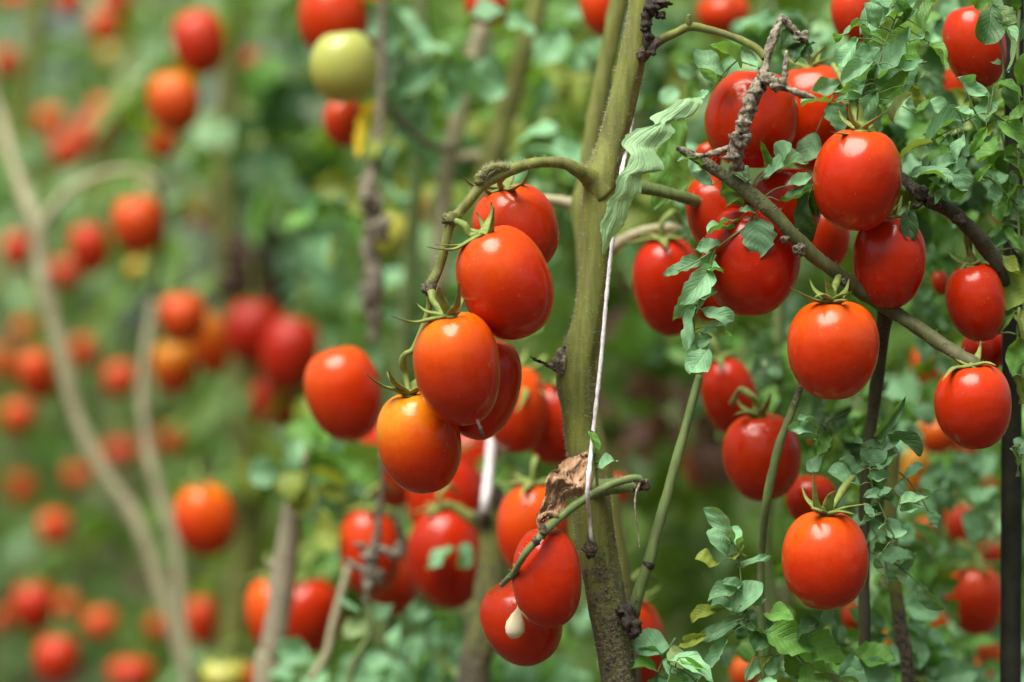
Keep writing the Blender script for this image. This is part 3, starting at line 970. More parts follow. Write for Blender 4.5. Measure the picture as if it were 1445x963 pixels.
# --- right: the leaning vine
vine = plant_at(1392, 1.30, "leaning leafy tomato vine with long diagonal branch loaded with red fruit on the right")
stalk(vine, "branch", STEMV, [(962, 212, 10, 1.275, .5), (985, 224, 14, 1.272, .6), (1010, 240, 17, 1.27, .5), (1045, 264, 20, 1.268, .4), (1075, 287, 21, 1.266, .35), (1095, 305, 21, 1.266, .3), (1120, 333, 20, 1.267, .25), (1150, 362, 20, 1.272, .2), (1180, 385, 20, 1.277, .2), (1215, 412, 20, 1.285, .2), (1250, 434, 20, 1.29, .2),
      (1285, 456, 20, 1.287, .2), (1320, 480, 20, 1.28, .25), (1350, 499, 20, 1.272, .3), (1368, 511, 24, 1.266, .3), (1378, 520, 22, 1.264, .3)], bump=.09, seed=111, n=14, lumps=[(1128, 352, 9, 1.262, .8), (1108, 338, 6, 1.262, .8), (1190, 398, 6, 1.275, .7)], hair=160)
stalk(vine, "dry_truss", DRYGREY, [(1104, 22, 8, 1.272), (1096, 40, 10, 1.27), (1086, 68, 11, 1.268), (1080, 95, 13, 1.266), (1072, 118, 17, 1.262), (1062, 140, 19, 1.258), (1054, 162, 21, 1.255), (1046, 188, 20, 1.255), (1038, 212, 20, 1.258), (1040, 240, 18, 1.262)],
      [(1102, 22, 8, 1.272), (1112, 34, 10, 1.272), (1124, 46, 10, 1.274), (1136, 60, 8, 1.278), (1145, 74, 7, 1.282)], [(1078, 105, 12, 1.262), (1094, 118, 12, 1.256), (1104, 122, 11, 1.254), (1108, 100, 8, 1.254), (1110, 72, 5, 1.256)], [(1104, 122, 11, 1.254), (1120, 129, 10, 1.252), (1136, 135, 8, 1.252), (1149, 138, 3, 1.252)],
      [(1030, 208, 9, 1.262), (1008, 216, 8, 1.262), (985, 220, 8, 1.264), (968, 214, 8, 1.266), (955, 209, 9, 1.266)],
      bump=.32, seed=112, n=12, per=8, lumps=[(1058, 152, 12, 1.254, 1, .5), (1045, 196, 13, 1.254, 1, .5), (1080, 112, 10, 1.258, 1, .5), (1098, 120, 10, 1.252, 1, .5), (1066, 130, 10, 1.256, 1, .5), (1035, 222, 12, 1.257, 1, .5), (1050, 176, 11, 1.253, 1, .5), (1130, 52, 8, 1.272, 1, .5)])
for k, (x, y, tx, ty, w) in enumerate(((1118, 42, 1100, 70, 20), (1132, 58, 1120, 88, 20), (1126, 66, 1142, 92, 16), (1112, 60, 1128, 82, 18), (1138, 70, 1150, 60, 10))):
    leaflet(vine, P(x, y, 1.275), P(tx, ty, 1.27), M(w, 1.27), 'd', 'lobed', name="leaf")
stalk(vine, "stem", STEMD, [(1250, 436, 24, 1.30, .3), (1246, 470, 19, 1.31, .5), (1240, 520, 19, 1.32, .4), (1232, 580, 18, 1.33, .4), (1225, 640, 17, 1.33, .4), (1220, 720, 17, 1.33), (1219, 800, 17, 1.33), (1220, 880, 17, 1.33), (1222, 975, 18, 1.33, .3)] + to_ground(1240, 1.33, 20), bump=.06, seed=113)
stalk(vine, "stem", STEM, [(1262, 640, 16, 0, .1), (1258, 690, 18), (1256, 740, 20), (1260, 790, 20, 0, .1), (1266, 850, 20, 0, .5), (1272, 900, 20, 0, .8), (1282, 970, 20, 0, .8)] + to_ground(1300, 1.36, 22), D=1.36, seed=114)
stalk(vine, "twig", STEMG, [(1134, 536, 8, 1.30, .6), (1124, 562, 10, 1.30, .6), (1113, 592, 11, 1.30), (1102, 620, 12, 1.30), (1094, 650, 13, 1.302), (1086, 685, 13, 1.305), (1080, 720, 12, 1.31), (1076, 760, 11, 1.32), (1074, 820, 10, 1.33), (1076, 960, 10, 1.34)] + to_ground(1080, 1.34, 12, 0), seed=115)
stalk(vine, "stem", STEMG, [(1100, 380, 16), (1100, 440, 17), (1099, 500, 17), (1096, 560, 17), (1090, 640, 17), (1080, 760, 17), (1085, 820, 18), (1100, 890, 16), (1110, 990, 16)] + to_ground(1110, 1.5, 18, .2), D=1.5, seed=116)
stalk(vine, "twig", STEMG, [(1300, 960, 10), (1310, 820, 12), (1330, 720, 12), (1350, 690, 11), (1385, 660, 10), (1410, 640, 8)], [(1425, 700, 8), (1400, 745, 9), (1392, 780, 9)], D=1.62, seed=117)

V1 = [
    # leaf clump at the top right
    ([(1240, 140), (1236, 110), (1246, 70), (1262, 30), (1280, -10)], [(1215, 48, 1247, 0, 27, 'm', 'round'), (1213, 27, 1181, 52, 17, 'm', 'round'), (1248, 24, 1292, -4, 16), (1260, 42, 1292, 15, 9, 'm'), (1210, 54, 1184, 90, 20, 'm', 'round'), (1245, 68, 1209, 76, 15), (1228, 90, 1192, 114, 17, 'm', 'round'),
     (1218, 117, 1181, 129, 12), (1222, 121, 1200, 127, 10), (1217, 135, 1182, 142, 11), (1234, 92, 1220, 148, 13, 'd'), (1237, 128, 1212, 168, 21, 'd', 'round'), (1238, 112, 1277, 46, 30, 'm', 'lobed'), (1262, 95, 1298, 86, 21, 'm'), (1236, 150, 1276, 106, 22, 'g'), (1262, 174, 1284, 137, 15, 'm'), (1222, 62, 1216, 38, 16, 'g'),
     (1240, 40, 1222, 8, 20), (1300, 40, 1318, 8, 18, 'g'), (1310, 60, 1330, 90, 20, 'g'), (1285, 60, 1308, 50, 20, 'm'), (1275, 30, 1262, 2, 20, 'd'), (1288, 120, 1300, 150, 16, 'y'), (1290, 160, 1315, 130, 14, 'g'), (1256, 10, 1240, -18, 22, 'm')]),
    ([(1440, 190), (1410, 165), (1385, 160), (1365, 170), (1350, 180)], [(1272, 224, 1312, 203, 7), (1308, 206, 1358, 171, 17, 'm'), (1345, 152, 1372, 161, 14), (1353, 110, 1389, 133, 24, 'm', 'round'), (1402, 122, 1437, 136, 19, 'g'), (1395, 130, 1391, 166, 24, 'm', 'round'), (1425, 170, 1443, 145, 16, 'g'), (1407, 170, 1444, 213, 31, 'g', 'round'),
     (1356, 222, 1384, 204, 15), (1368, 165, 1378, 192, 10), (1385, 197, 1401, 174, 11, 'y'), (1360, 190, 1352, 225, 14, 'm'), (1392, 180, 1372, 215, 14, 'g')]),
    ([(1390, 255), (1360, 245), (1330, 240), (1300, 245)], [(1312, 240, 1342, 230, 17, 'm', 'round'), (1287, 250, 1338, 256, 20, 'm', 'round'), (1345, 232, 1364, 264, 22, 'm', 'round'), (1362, 222, 1348, 242, 14), (1370, 260, 1345, 280, 14, 'g'), (1380, 255, 1398, 235, 12, 'g'), (1310, 252, 1330, 272, 12, 'm'), (1335, 262, 1322, 286, 12, 'd')]),
    ([(1398, -6), (1404, 30), (1414, 70), (1416, 110)], [(1398, 10, 1390, 57, 32, 'd', 'round'), (1413, 36, 1419, 94, 11, 'm'), (1405, 10, 1432, 30, 24, 'd'), (1395, -20, 1378, 8, 20, 'g'), (1412, 92, 1402, 90, 9), (1416, 110, 1410, 124, 9, 'g')]),
    ([(1284, 285), (1283, 292), (1282, 300)], [(1283, 292, 1284, 336, 19, 'd', 'round')]),
    # the blue-green lobed leaf that hangs from the branch
    ([(1072, 280), (1056, 316), (1030, 336), (1003, 356), (975, 374), (955, 383)], [(990, 367, 942, 386, 23, 'm', 'lobed'), (1018, 345, 985, 352, 20, 'm', 'lobed'), (1037, 328, 1004, 330, 18, 'm', 'round'), (1056, 316, 1090, 330, 14, 'm'), (1070, 308, 1072, 357, 42, 'm', 'lobed'), (1010, 352, 1000, 385, 22, 'm', 'lobed')]),
    ([(1010, 360), (1000, 385), (988, 415), (980, 450), (982, 480), (990, 505)], [(1002, 378, 962, 425, 30, 'm', 'lobed'), (994, 405, 955, 447, 27, 'm', 'lobed'), (980, 432, 972, 488, 17, 'm', 'lobed'), (992, 440, 1030, 452, 18, 'm', 'round'), (990, 470, 1023, 458, 15), (1005, 476, 967, 490, 19, 'm'), (1000, 492, 978, 522, 28, 'm', 'round'), (998, 395, 1018, 385, 16), (985, 420, 1008, 412, 14), (1010, 462, 1030, 475, 12, 'g')]),
    ([(1075, 280), (1060, 262), (1040, 245)], [(1018, 256, 1047, 288, 23, 'm', 'lobed'), (1078, 252, 1131, 234, 24, 'm', 'round'), (1100, 284, 1143, 260, 22, 'd', 'lobed'), (1102, 230, 1113, 204, 22, 'm', 'round'), (1086, 240, 1075, 204, 11, 'g'), (1042, 312, 1017, 320, 14), (990, 238, 960, 230, 18, 'm'), (1005, 262, 984, 244, 16, 'm', 'lobed'), (1060, 255, 1040, 240, 18), (1068, 300, 1046, 296, 16, 'm'), (1050, 280, 1028, 290, 14, 'g'), (1110, 262, 1142, 250, 16, 'm')]),
    ([(1120, 262), (1138, 262), (1146, 280)], [(1142, 258, 1146, 332, 24, 'd', 'narrow'), (1135, 262, 1150, 300, 18, 'd', 'lobed')]),
    ([(1080, 100), (1060, 92), (1040, 86)], [(1022, 110, 985, 72, 24, 'm', 'round'), (1046, 96, 1008, 68, 32, 'm', 'round'), (1070, 98, 1049, 70, 16, 'm'), (1010, 118, 990, 98, 12, 'm'), (1002, 130, 985, 140, 12, 'm')]),
    # sprig beside the orange-topped tomato, low right
    ([(1262, 760), (1245, 720), (1232, 690), (1228, 660), (1234, 625)], [(1236, 618, 1274, 565, 14, 'm', 'narrow'), (1248, 620, 1294, 641, 13, 'd', 'narrow'), (1222, 656, 1240, 629, 29, 'm', 'round'), (1221, 662, 1192, 650, 20, 'm', 'round'), (1212, 686, 1172, 668, 23, 'm', 'round'), (1240, 664, 1266, 640, 22, 'm', 'lobed'), (1224, 674, 1253, 671, 17, 'm', 'round'),
     (1218, 702, 1246, 700, 13, 'm'), (1242, 746, 1270, 744, 26, 'm', 'round'), (1214, 741, 1236, 722, 7), (1228, 715, 1244, 736, 16, 'd', 'round'), (1220, 632, 1203, 626, 7), (1240, 700, 1258, 690, 14, 'm'), (1232, 730, 1220, 712, 12), (1250, 700, 1264, 716, 16, 'd'), (1246, 636, 1262, 618, 14), (1258, 760, 1236, 778, 12, 'd'), (1245, 780, 1240, 800, 12, 'm')]),
    ([(1200, 580), (1175, 592), (1160, 600)], [(1152, 618, 1116, 606, 24, 'm', 'lobed'), (1150, 604, 1128, 592, 14, 'm'), (1162, 640, 1141, 662, 17, 'm', 'round'), (1170, 612, 1156, 640, 16, 'g')]),
    # the sprig at the bottom, right of the side shoot
    ([(1085, 905), (1060, 880), (1048, 840), (1044, 800), (1038, 770)], [(1030, 768, 996, 723, 20, 'm', 'narrow'), (1042, 770, 1034, 746, 16, 'm', 'round'), (1026, 786, 1003, 752, 22, 'm', 'round'), (1012, 796, 984, 790, 22, 'y', 'round'), (1030, 786, 1046, 771, 15, 'y'), (1037, 799, 1083, 788, 10, 'm', 'narrow'), (1053, 786, 1050, 760, 7), (1046, 826, 1004, 846, 19, 'm', 'round'), (1034, 864, 1071, 827, 27, 'm', 'round'),
     (1033, 860, 1006, 855, 20, 'm', 'round'), (1012, 862, 980, 876, 17, 'y'), (1046, 870, 989, 900, 19, 'm'), (998, 896, 968, 906, 14, 'y'), (1026, 898, 992, 946, 23, 'm', 'lobed'), (1046, 866, 1064, 848, 18, 'm'), (1050, 878, 1077, 894, 16, 'd'), (1036, 880, 1046, 900, 14, 'd'), (1046, 836, 1022, 824, 14, 'm'), (1056, 850, 1078, 846, 14, 'm')]),
    ([(1000, 990), (975, 955), (945, 938)], [(942, 936, 998, 962, 28, 'm', 'lobed'), (958, 928, 991, 943, 9, 'g'), (945, 950, 960, 985, 24, 'm', 'lobed'), (985, 960, 1010, 975, 20, 'g')]),
    ([(1143, 918), (1110, 922), (1063, 929)], [(1052, 962, 1076, 938, 16, 'm'), (1100, 925, 1085, 950, 14, 'm'), (1110, 925, 1125, 955, 22, 'g'), (1090, 925, 1070, 945, 12, 'g'), (1075, 960, 1095, 985, 24, 'm')]),
    ([(1135, 935), (1110, 910), (1085, 890)], [(1080, 892, 1142, 918, 42, 'g', 'lobed'), (1120, 880, 1090, 868, 22, 'g'), (1140, 900, 1182, 932, 42, 'g', 'lobed'), (1120, 905, 1150, 880, 20, 'd'), (1160, 880, 1172, 862, 14, 'm'), (1130, 940, 1165, 965, 40, 'g', 'lobed'), (1150, 945, 1200, 970, 34, 'd', 'lobed'), (1090, 905, 1060, 900, 24, 'd')]),
    ([(1270, 700), (1285, 708), (1300, 714)], [(1268, 712, 1304, 705, 15, 'm'), (1270, 720, 1296, 716, 11, 'm')]),
]
for rach, lv in V1:
    sprig(vine, 1.272, rach, lv)
for a in ((1150, 930, 1.36, 30, 80, 7, 40, 'gd', .2), (1120, 950, 1.36, 330, 90, 7, 40, 'gm', .2), (1190, 930, 1.40, 0, 90, 7, 36, 'gdm', .2), (1250, 850, 1.42, 340, 60, 5, 34, 'm', .3), (1240, 800, 1.38, 300, 50, 5, 30, 'gm', .3), (1300, 760, 1.5, 300, 80, 7, 40, 'mg', .3), (1330, 640, 1.55, 340, 80, 7, 36, 'm', .3), (1290, 660, 1.5, 330, 80, 7, 40, 'm', .3), (1300, 560, 1.5, 240, 60, 5, 38, 'gm', .4),
          (1350, 690, 1.5, 320, 60, 5, 44, 'm', .3), (1310, 850, 1.6, 20, 80, 7, 40, 'mg', .3), (1330, 900, 1.55, 330, 80, 7, 42, 'gm', .3), (1380, 880, 1.7, 200, 80, 7, 40, 'mg', .3), (1300, 330, 1.5, 300, 80, 7, 40, 'g', .3), (1290, 420, 1.55, 320, 80, 7, 40, 'gm', .3), (1330, 430, 1.6, 260, 80, 7, 40, 'mg', .3), (1150, 540, 1.5, 300, 60, 5, 44, 'gd', .3), (1170, 600, 1.42, 310, 70, 7, 34, 'gd', .3), (1190, 560, 1.48, 250, 70, 5, 44, 'dg', .3),
          (1060, 460, 1.56, 330, 60, 5, 44, 'dg', .3), (1110, 470, 1.5, 250, 60, 5, 40, 'dg', .3), (1075, 520, 1.42, 10, 40, 3, 26, 'm', .2), (1290, 200, 1.45, 270, 80, 7, 40, 'dg', .3), (1310, 180, 1.5, 330, 80, 7, 40, 'dg', .3), (1270, 270, 1.45, 340, 60, 5, 34, 'g', .3), (1340, 20, 1.4, 200, 60, 5, 30, 'gd', .3), (1300, 100, 1.42, 320, 60, 5, 34, 'dg', .3), (1170, 860, 1.5, 300, 60, 5, 40, 'gd', .3), (1130, 770, 1.6, 250, 70, 5, 44, 'gd', .3),
          (1150, 20, 1.5, 200, 80, 5, 44, 'm', .3), (1130, 40, 1.5, 330, 80, 5, 40, 'mg', .3), (1010, 90, 1.45, 200, 60, 5, 34, 'mg', .3), (1080, 10, 1.6, 240, 80, 5, 50, 'gd', .3), (960, 90, 1.9, 250, 90, 7, 60, 'gd', .3), (990, 210, 1.5, 200, 40, 5, 30, 'm', .3)):
    auto_sprig(vine, *a)

def thicken(plant, x0, x1, y0, y1, d0, d1, n, size, mats):
    for _ in range(n):
        auto_sprig(plant, random.uniform(x0, x1), random.uniform(y0, y1), random.uniform(d0, d1), random.uniform(170, 370), random.uniform(40, 80), random.choice((5, 7)), size * random.uniform(.85, 1.25), mats, .35)


thicken(vine, 1255, 1335, 10, 240, 1.37, 1.5, 15, 52, 'dgm')
thicken(vine, 1225, 1300, 650, 980, 1.36, 1.47, 13, 46, 'mmg')
thicken(vine, 1290, 1410, 540, 980, 1.8, 2.0, 34, 52, 'mmg')
thicken(vine, 1120, 1245, 540, 720, 1.42, 1.55, 11, 38, 'dg')
thicken(vine, 1060, 1260, 870, 990, 1.35, 1.5, 15, 56, 'gdm')
thicken(vine, 1340, 1430, 130, 270, 1.36, 1.45, 8, 46, 'mgd')
thicken(vine, 1000, 1120, 440, 560, 1.58, 1.75, 8, 50, 'dg')
thicken(vine, 1275, 1345, 230, 450, 1.46, 1.62, 14, 40, 'gm')
thicken(vine, 1080, 1210, -20, 90, 1.42, 1.6, 10, 42, 'mgd')
thicken(vine, 990, 1130, 200, 300, 1.36, 1.45, 8, 30, 'md')
thicken(fork, 870, 1000, -20, 200, 1.8, 2.05, 12, 60, 'gdy')
thicken(fork, 560, 850, 0, 300, 1.8, 2.1, 18, 62, 'mgy')
thicken(withered, 470, 780, 850, 1000, 1.62, 1.85, 18, 46, 'mmg')
thicken(fork, 740, 870, 60, 220, 2.1, 2.4, 6, 90, 'y')
thicken(fork, 890, 980, 420, 640, 1.9, 2.1, 6, 60, 'b')
thicken(fork, 880, 1010, 200, 420, 1.75, 2.0, 10, 66, 'ygd')

thicken(vine, 1190, 1330, 0, 170, 1.285, 1.34, 5, 40, 'mmg')
thicken(vine, 1345, 1435, 130, 290, 1.285, 1.33, 4, 38, 'mmg')
thicken(vine, 1205, 1290, 620, 780, 1.29, 1.33, 3, 32, 'm')
thicken(vine, 940, 1220, 900, 990, 1.285, 1.34, 5, 40, 'mmg')
sprig(fork, 1.70, [(545, 120), (540, 150), (520, 185)], [(528, 142, 506, 214, 30, 'a', 'lobed'), (540, 150, 524, 200, 26, 'y', 'lobed'), (548, 165, 520, 215, 24, 'y', 'round')], r=6)
thicken(withered, 430, 520, 730, 840, 2.0, 2.2, 6, 70, 'yg')
thicken(withered, 560, 760, 640, 860, 1.85, 2.0, 8, 50, 'gd')

# --- far right: the stake and what climbs it
stake = tag(empty("stake", (P(1426, 0, 1.34).x, 1.34, 0)), "dark upright stake at the right edge of the picture", "stake")
mb = MB()
mb.add(*pxtube([(1434, -900, 27, 1.34), (1433, -200, 27, 1.34), (1432, 0, 27, 1.34), (1430, 250, 27, 1.34), (1428, 500, 28, 1.34), (1427, 750, 29, 1.34), (1426, 1000, 29, 1.34), (1422, 2000, 33, 1.34), (1421, 3070, 33, 1.34)], n=18, per=6, bump=.025, seed=130))
mb.build("shaft", STAKE, stake)
climb = plant_at(1440, 1.31, "leafy tomato plant with bright oval leaves climbing up the dark stake")
stalk(climb, "stem", STEMG, [(1452, -60, 7), (1446, 60, 7), (1441, 160, 8), (1438, 230, 8), (1432, 300, 7), (1428, 380, 8), (1430, 440, 8), (1428, 520, 7), (1426, 630, 6), (1426, 760, 7), (1426, 980, 8)] + to_ground(1424, 1.37, 10, .2), D=1.37, seed=131, n=8)
stalk(climb, "branch", STEMD, [(1272, 248, 12, 1.30, .5), (1285, 262, 15, 1.29, .7), (1305, 281, 18, 1.285, .6), (1330, 292, 20, 1.283, .5), (1350, 305, 21, 1.285, .4), (1372, 326, 22, 1.29, .5), (1392, 350, 23, 1.295, .4), (1408, 378, 23, 1.30, .4), (1418, 405, 20, 1.31, .4), (1428, 440, 16, 1.325, .4)], [(1306, 280, 12, 1.285, .8), (1296, 290, 9, 1.28, .8), (1288, 292, 7, 1.28, .8)], bump=.12, seed=132,
      lumps=[(1300, 272, 11, 1.282, .9), (1318, 284, 11, 1.28, .9), (1354, 310, 9, 1.28, .9)])
for q in ([(1418, 222, 1443, 266, 22, 'g', 'round'), (1412, 314, 1442, 272, 22, 'g', 'round'), (1416, 320, 1442, 351, 11, 'g'), (1407, 356, 1437, 385, 15, 'g'), (1424, 246, 1414, 290, 11, 'g'), (1436, 210, 1430, 250, 12, 'd')],
          [(1412, 442, 1442, 386, 37, 'g', 'round'), (1406, 472, 1423, 444, 13, 'g'), (1428, 532, 1442, 480, 24, 'g', 'round'), (1426, 516, 1437, 564, 17, 'g', 'round'), (1434, 440, 1446, 480, 22, 'y', 'round')],
          [(1434, 640, 1446, 622, 20, 'm', 'round'), (1428, 632, 1437, 668, 13, 'm', 'lobed')],
          [(1436, 160, 1424, 118, 18, 'd', 'round'), (1440, 120, 1452, 80, 22, 'g', 'round'), (1430, 60, 1446, 30, 18, 'd'), (1434, 20, 1420, -8, 18, 'd', 'round')]):
    ys = sorted((a[1] for a in q))
    sprig(climb, 1.30, [(1438, ys[0] - 6), (1436, (ys[0] + ys[-1]) / 2), (1440, ys[-1] + 6)], q, r=5)

# --- strings
mb = MB()
mb.add(*pxtube([(930, -160, 5, 1.335), (905, 60, 5, 1.335), (890, 180, 5.5, 1.318), (883, 214, 6, 1.296), (874, 262, 6.2, 1.272), (868, 310, 6, 1.262), (861, 370, 6, 1.262), (855, 430, 6, 1.262), (849, 500, 6, 1.262), (842, 565, 6, 1.262), (836, 620, 6, 1.262), (831, 668, 7, 1.25), (829, 700, 6, 1.25), (832, 730, 5, 1.262), (834, 758, 5, 1.265), (836, 764, 4, 1.268)], n=10, bump=.16, per=10))
tag(mb.build("string", TWINE), "white string stretched down along the sharp hairy middle stem", "string")
mb = MB()
mb.add(*pxtube([(697, 560, 10, 1.56), (693, 630, 14, 1.55), (690, 665, 15, 1.54), (686, 700, 15, 1.53), (684, 722, 12, 1.53)], n=10, bump=.1, per=6))
tag(mb.build("string", TWINE), "short blurred white string end tied to the cut stem", "string")


# ------------------------------------------------------------------ tomatoes
def fruit_mesh(name, L, W, seed, nm=40, nl=48, lob=.02, egg=.04, n=1.0):
    rs = np.random.default_rng(seed)
    ph = rs.uniform(0, 6.28, 6)
    am = rs.normal(size=4)
    V = []
    for i in range(nm + 1):
        th = math.pi * i / nm
        s, c = math.sin(th), math.cos(th)
        for j in range(nl if 0 < i < nm else 1):
            f = 2 * math.pi * j / nl
            r = W / 2 * s ** (.88 * n)
            z = L / 2 * math.copysign(abs(c) ** (.95), c)
            r *= 1 + egg * c + lob * max(0, c) ** .7 * math.cos(4 * f + ph[0]) + .5 * lob * math.cos(2 * f + ph[1]) + .006 * am[0] * math.cos(3 * f + 2 * c + ph[2])
            dimp = math.exp(-(s / .27) ** 2)
            if c > 0:
                z -= .075 * W * dimp * (1 + .3 * math.cos(5 * f + ph[3]) * s)
            else:
                z += .02 * W * math.exp(-(s / .16) ** 2)
            bend = .016 * am[1] * W * (c * c)
            r *= 1 + .012 * am[2] * math.cos(f + ph[4]) * (1 - c)
            V.append((r * math.cos(f) + bend, r * math.sin(f), z))
    F = []
    idx = lambda i, j: 0 if i == 0 else (1 + (nm - 1) * nl if i == nm else 1 + (i - 1) * nl + j % nl)
    for i in range(nm):
        for j in range(nl):
            q = [idx(i, j), idx(i + 1, j), idx(i + 1, j + 1), idx(i, j + 1)]
            q = list(dict.fromkeys(q))
            F.append(tuple(q))
    me = bpy.data.meshes.new(name)
    me.from_pydata(V, [], F)
    me.polygons.foreach_set("use_smooth", [True] * len(me.polygons))
    me.materials.append(TOM)
    me.update()
    return me


FAR_FRUIT = [fruit_mesh("tomato_far", 1.0, 1.0, 40 + k, 20, 24, .025) for k in range(5)]


def sepal(mb, pts, w, tone=0.0):
    pts = [Vector(p) for p in pts]
    k = len(pts)
    rad = [w * (.55 + .45 * math.sin(math.pi * min(1, .25 + i / (k - 1)))) * (1 - .82 * (i / (k - 1)) ** 1.6) for i in range(k)]
    d = (pts[-1] - pts[0])
    nrm = Vector((0, 0, 1)) if abs(d.normalized().z) < .8 else Vector((0, -1, 0))
    v, f, a = tube(pts, rad, n=8, per=4, flat=.34, nrm=nrm, tone=[tone + .5 * (i / (k - 1)) ** 3 for i in range(k)])
    mb.add(v, f, a)


def far_calyx():
    """calyx and short stalk for fruit too blurred to show the pieces: unit width, sitting at the origin"""
    mb = MB()
    for k in range(5):
        a = k * 1.2566 + .3
        mb_pts = [(0, 0, .01), (.14 * math.cos(a), .14 * math.sin(a), .03), (.28 * math.cos(a), .28 * math.sin(a), .05), (.38 * math.cos(a), .38 * math.sin(a), .13)]
        sepal(mb, mb_pts, .05)
    v, f, a = tube([(0, 0, 0), (.02, .0, .18), (.06, .02, .38), (.02, .1, .7)], [.045, .04, .045, .035], n=7, per=3)
    mb.add(v, f, a)
    me = mb.mesh("calyx_far")
    me.materials.append(CALYX)
    return me


FAR_CALYX = far_calyx()
COUNT = [0]


def tomato(cx, cy, L, W, ang, D, ripe, label, group, shoulder=.25, lean=0.0, pitch=8, calyx=True, sep=None, ped=None, lob=.018, egg=.03, spin=None, far=False):
    """one plum tomato. ang: blossom end swung to the right, degrees; pitch: stem end tipped towards the camera"""
    COUNT[0] += 1
    sd_ = COUNT[0] * 17
    a, p = math.radians(ang), math.radians(pitch)
    up = Vector((-math.sin(a) * math.cos(p), -math.sin(p), math.cos(a) * math.cos(p)))
    c = P(cx, cy, D)
    Lm, Wm = M(L, D), M(W, D)
    xr = Vector((math.cos(a), 0, math.sin(a)))
    xr = (xr - up * xr.dot(up)).normalized()
    yv = up.cross(xr)
    R = Matrix((xr, yv, up)).transposed()
    if spin:
        R = R @ Matrix.Rotation(spin, 3, 'Z')
    w = Matrix.Translation(c) @ R.to_4x4()
    if lob == .018:
        lob = random.uniform(.008, .038)
    if egg == .03:
        egg = random.uniform(-.02, .075)
    if far:
        w = w @ Matrix.Diagonal((Wm, Wm, Lm, 1))
        o = put("tomato", FAR_FRUIT[COUNT[0] % 5], None, None, w)
    else:
        o = put("tomato", fruit_mesh("tomato", Lm, Wm, sd_, lob=lob, egg=egg), None, None, w)
    tag(o, label, "tomato", group)
    o["ripe"], o["shoulder"], o["lean"] = float(ripe), float(shoulder), float(lean)
    if not calyx:
        return o
    top = c + up * (Lm / 2 - .075 * Wm)
    if far:
        wc = Matrix.Translation(top) @ R.to_4x4() @ Matrix.Rotation(sd_, 4, 'Z') @ Matrix.Diagonal((Wm, Wm, Wm, 1))
        put("calyx", FAR_CALYX, o, None, wc)
        return o
    rs_ = random.Random(sd_)
    # pedicel
    hub = top + up * (.03 * Wm)
    if ped:
        pts = [top, hub] + [P(q[0], q[1], q[2] if len(q) > 2 else D) for q in ped]
    else:
        k = rs_.uniform(-.5, .5)
        pts = [top, hub + up * .003, hub + up * .010 + xr * .002 * k, hub + up * .014 + xr * .014 * k + Vector((0, .004, 0)), hub + up * .014 + xr * .026 * k + Vector((0, .014, .002)), hub + up * .008 + xr * .04 * k + Vector((0, .026, .0))]
    r = .0017
    rad = [r * 1.35, r * 1.1] + [r * (1.25 if i == 1 else .95) for i in range(len(pts) - 2)]
    mb = MB()
    mb.add(*tube(pts, rad, n=10, per=6, bump=.05, seed=sd_))
    mb.build("pedicel", CALYX, o)
    mb = MB()
    v, f = blob(hub - up * .0008, .0040, seed=sd_, amp=.12, n=8, squash=(1, 1, .5))
    mb.add(v, f, 0)
    cal = mb.build("calyx", CALYX, o)
    if sep is None:
        lst = []
        n = 5
        a0 = rs_.uniform(0, 6.28)
        for k in range(n):
            f_ = a0 + k * 2 * math.pi / n + rs_.uniform(-.25, .25)
            d = xr * math.cos(f_) + yv * math.sin(f_)
            ln = Wm * rs_.uniform(.42, .68)
            cu = rs_.uniform(-.1, .5)
            lst.append([hub, hub + d * ln * .3 + up * .001 * 2, hub + d * ln * .62 + up * (ln * .10 * cu + .001), hub + d * ln * .86 + up * ln * .42 * cu, hub + d * ln * (.98 - .2 * cu) + up * ln * .75 * cu + Vector((0, 0, -.002))])
    else:
        lst = []
        for q in sep:
            d = q[4] if len(q) > 4 else D - Wm * .25
            m_, t_ = P(q[0], q[1], (d + D) / 2), P(q[2], q[3], d)
            lst.append([hub, hub.lerp(m_, .55), m_, m_.lerp(t_, .6) + (m_ - hub.lerp(t_, .5)) * .12, t_])
        for k in range(2):                                 # those on the far side
            d = (yv * 1.0 + xr * (-.5 + k)).normalized()
            if d.y < 0:
                d = -d
            ln = Wm * .5
            lst.append([hub, hub + d * ln * .4 + up * .002, hub + d * ln * .8 + up * .005, hub + d * ln + up * .010])
    for k, pl in enumerate(lst):
        mb = MB()
        sepal(mb, pl, .0034)
        mb.build("sepal", CALYX, cal)
    return o


G1 = "plum tomatoes on the sharp middle plant"
G2 = "plum tomatoes on the right-hand vine"
G3 = "softly blurred tomatoes behind the middle stem"
G4 = "blurred tomatoes on the far left"
G5 = "blurred tomatoes behind the right-hand vine"

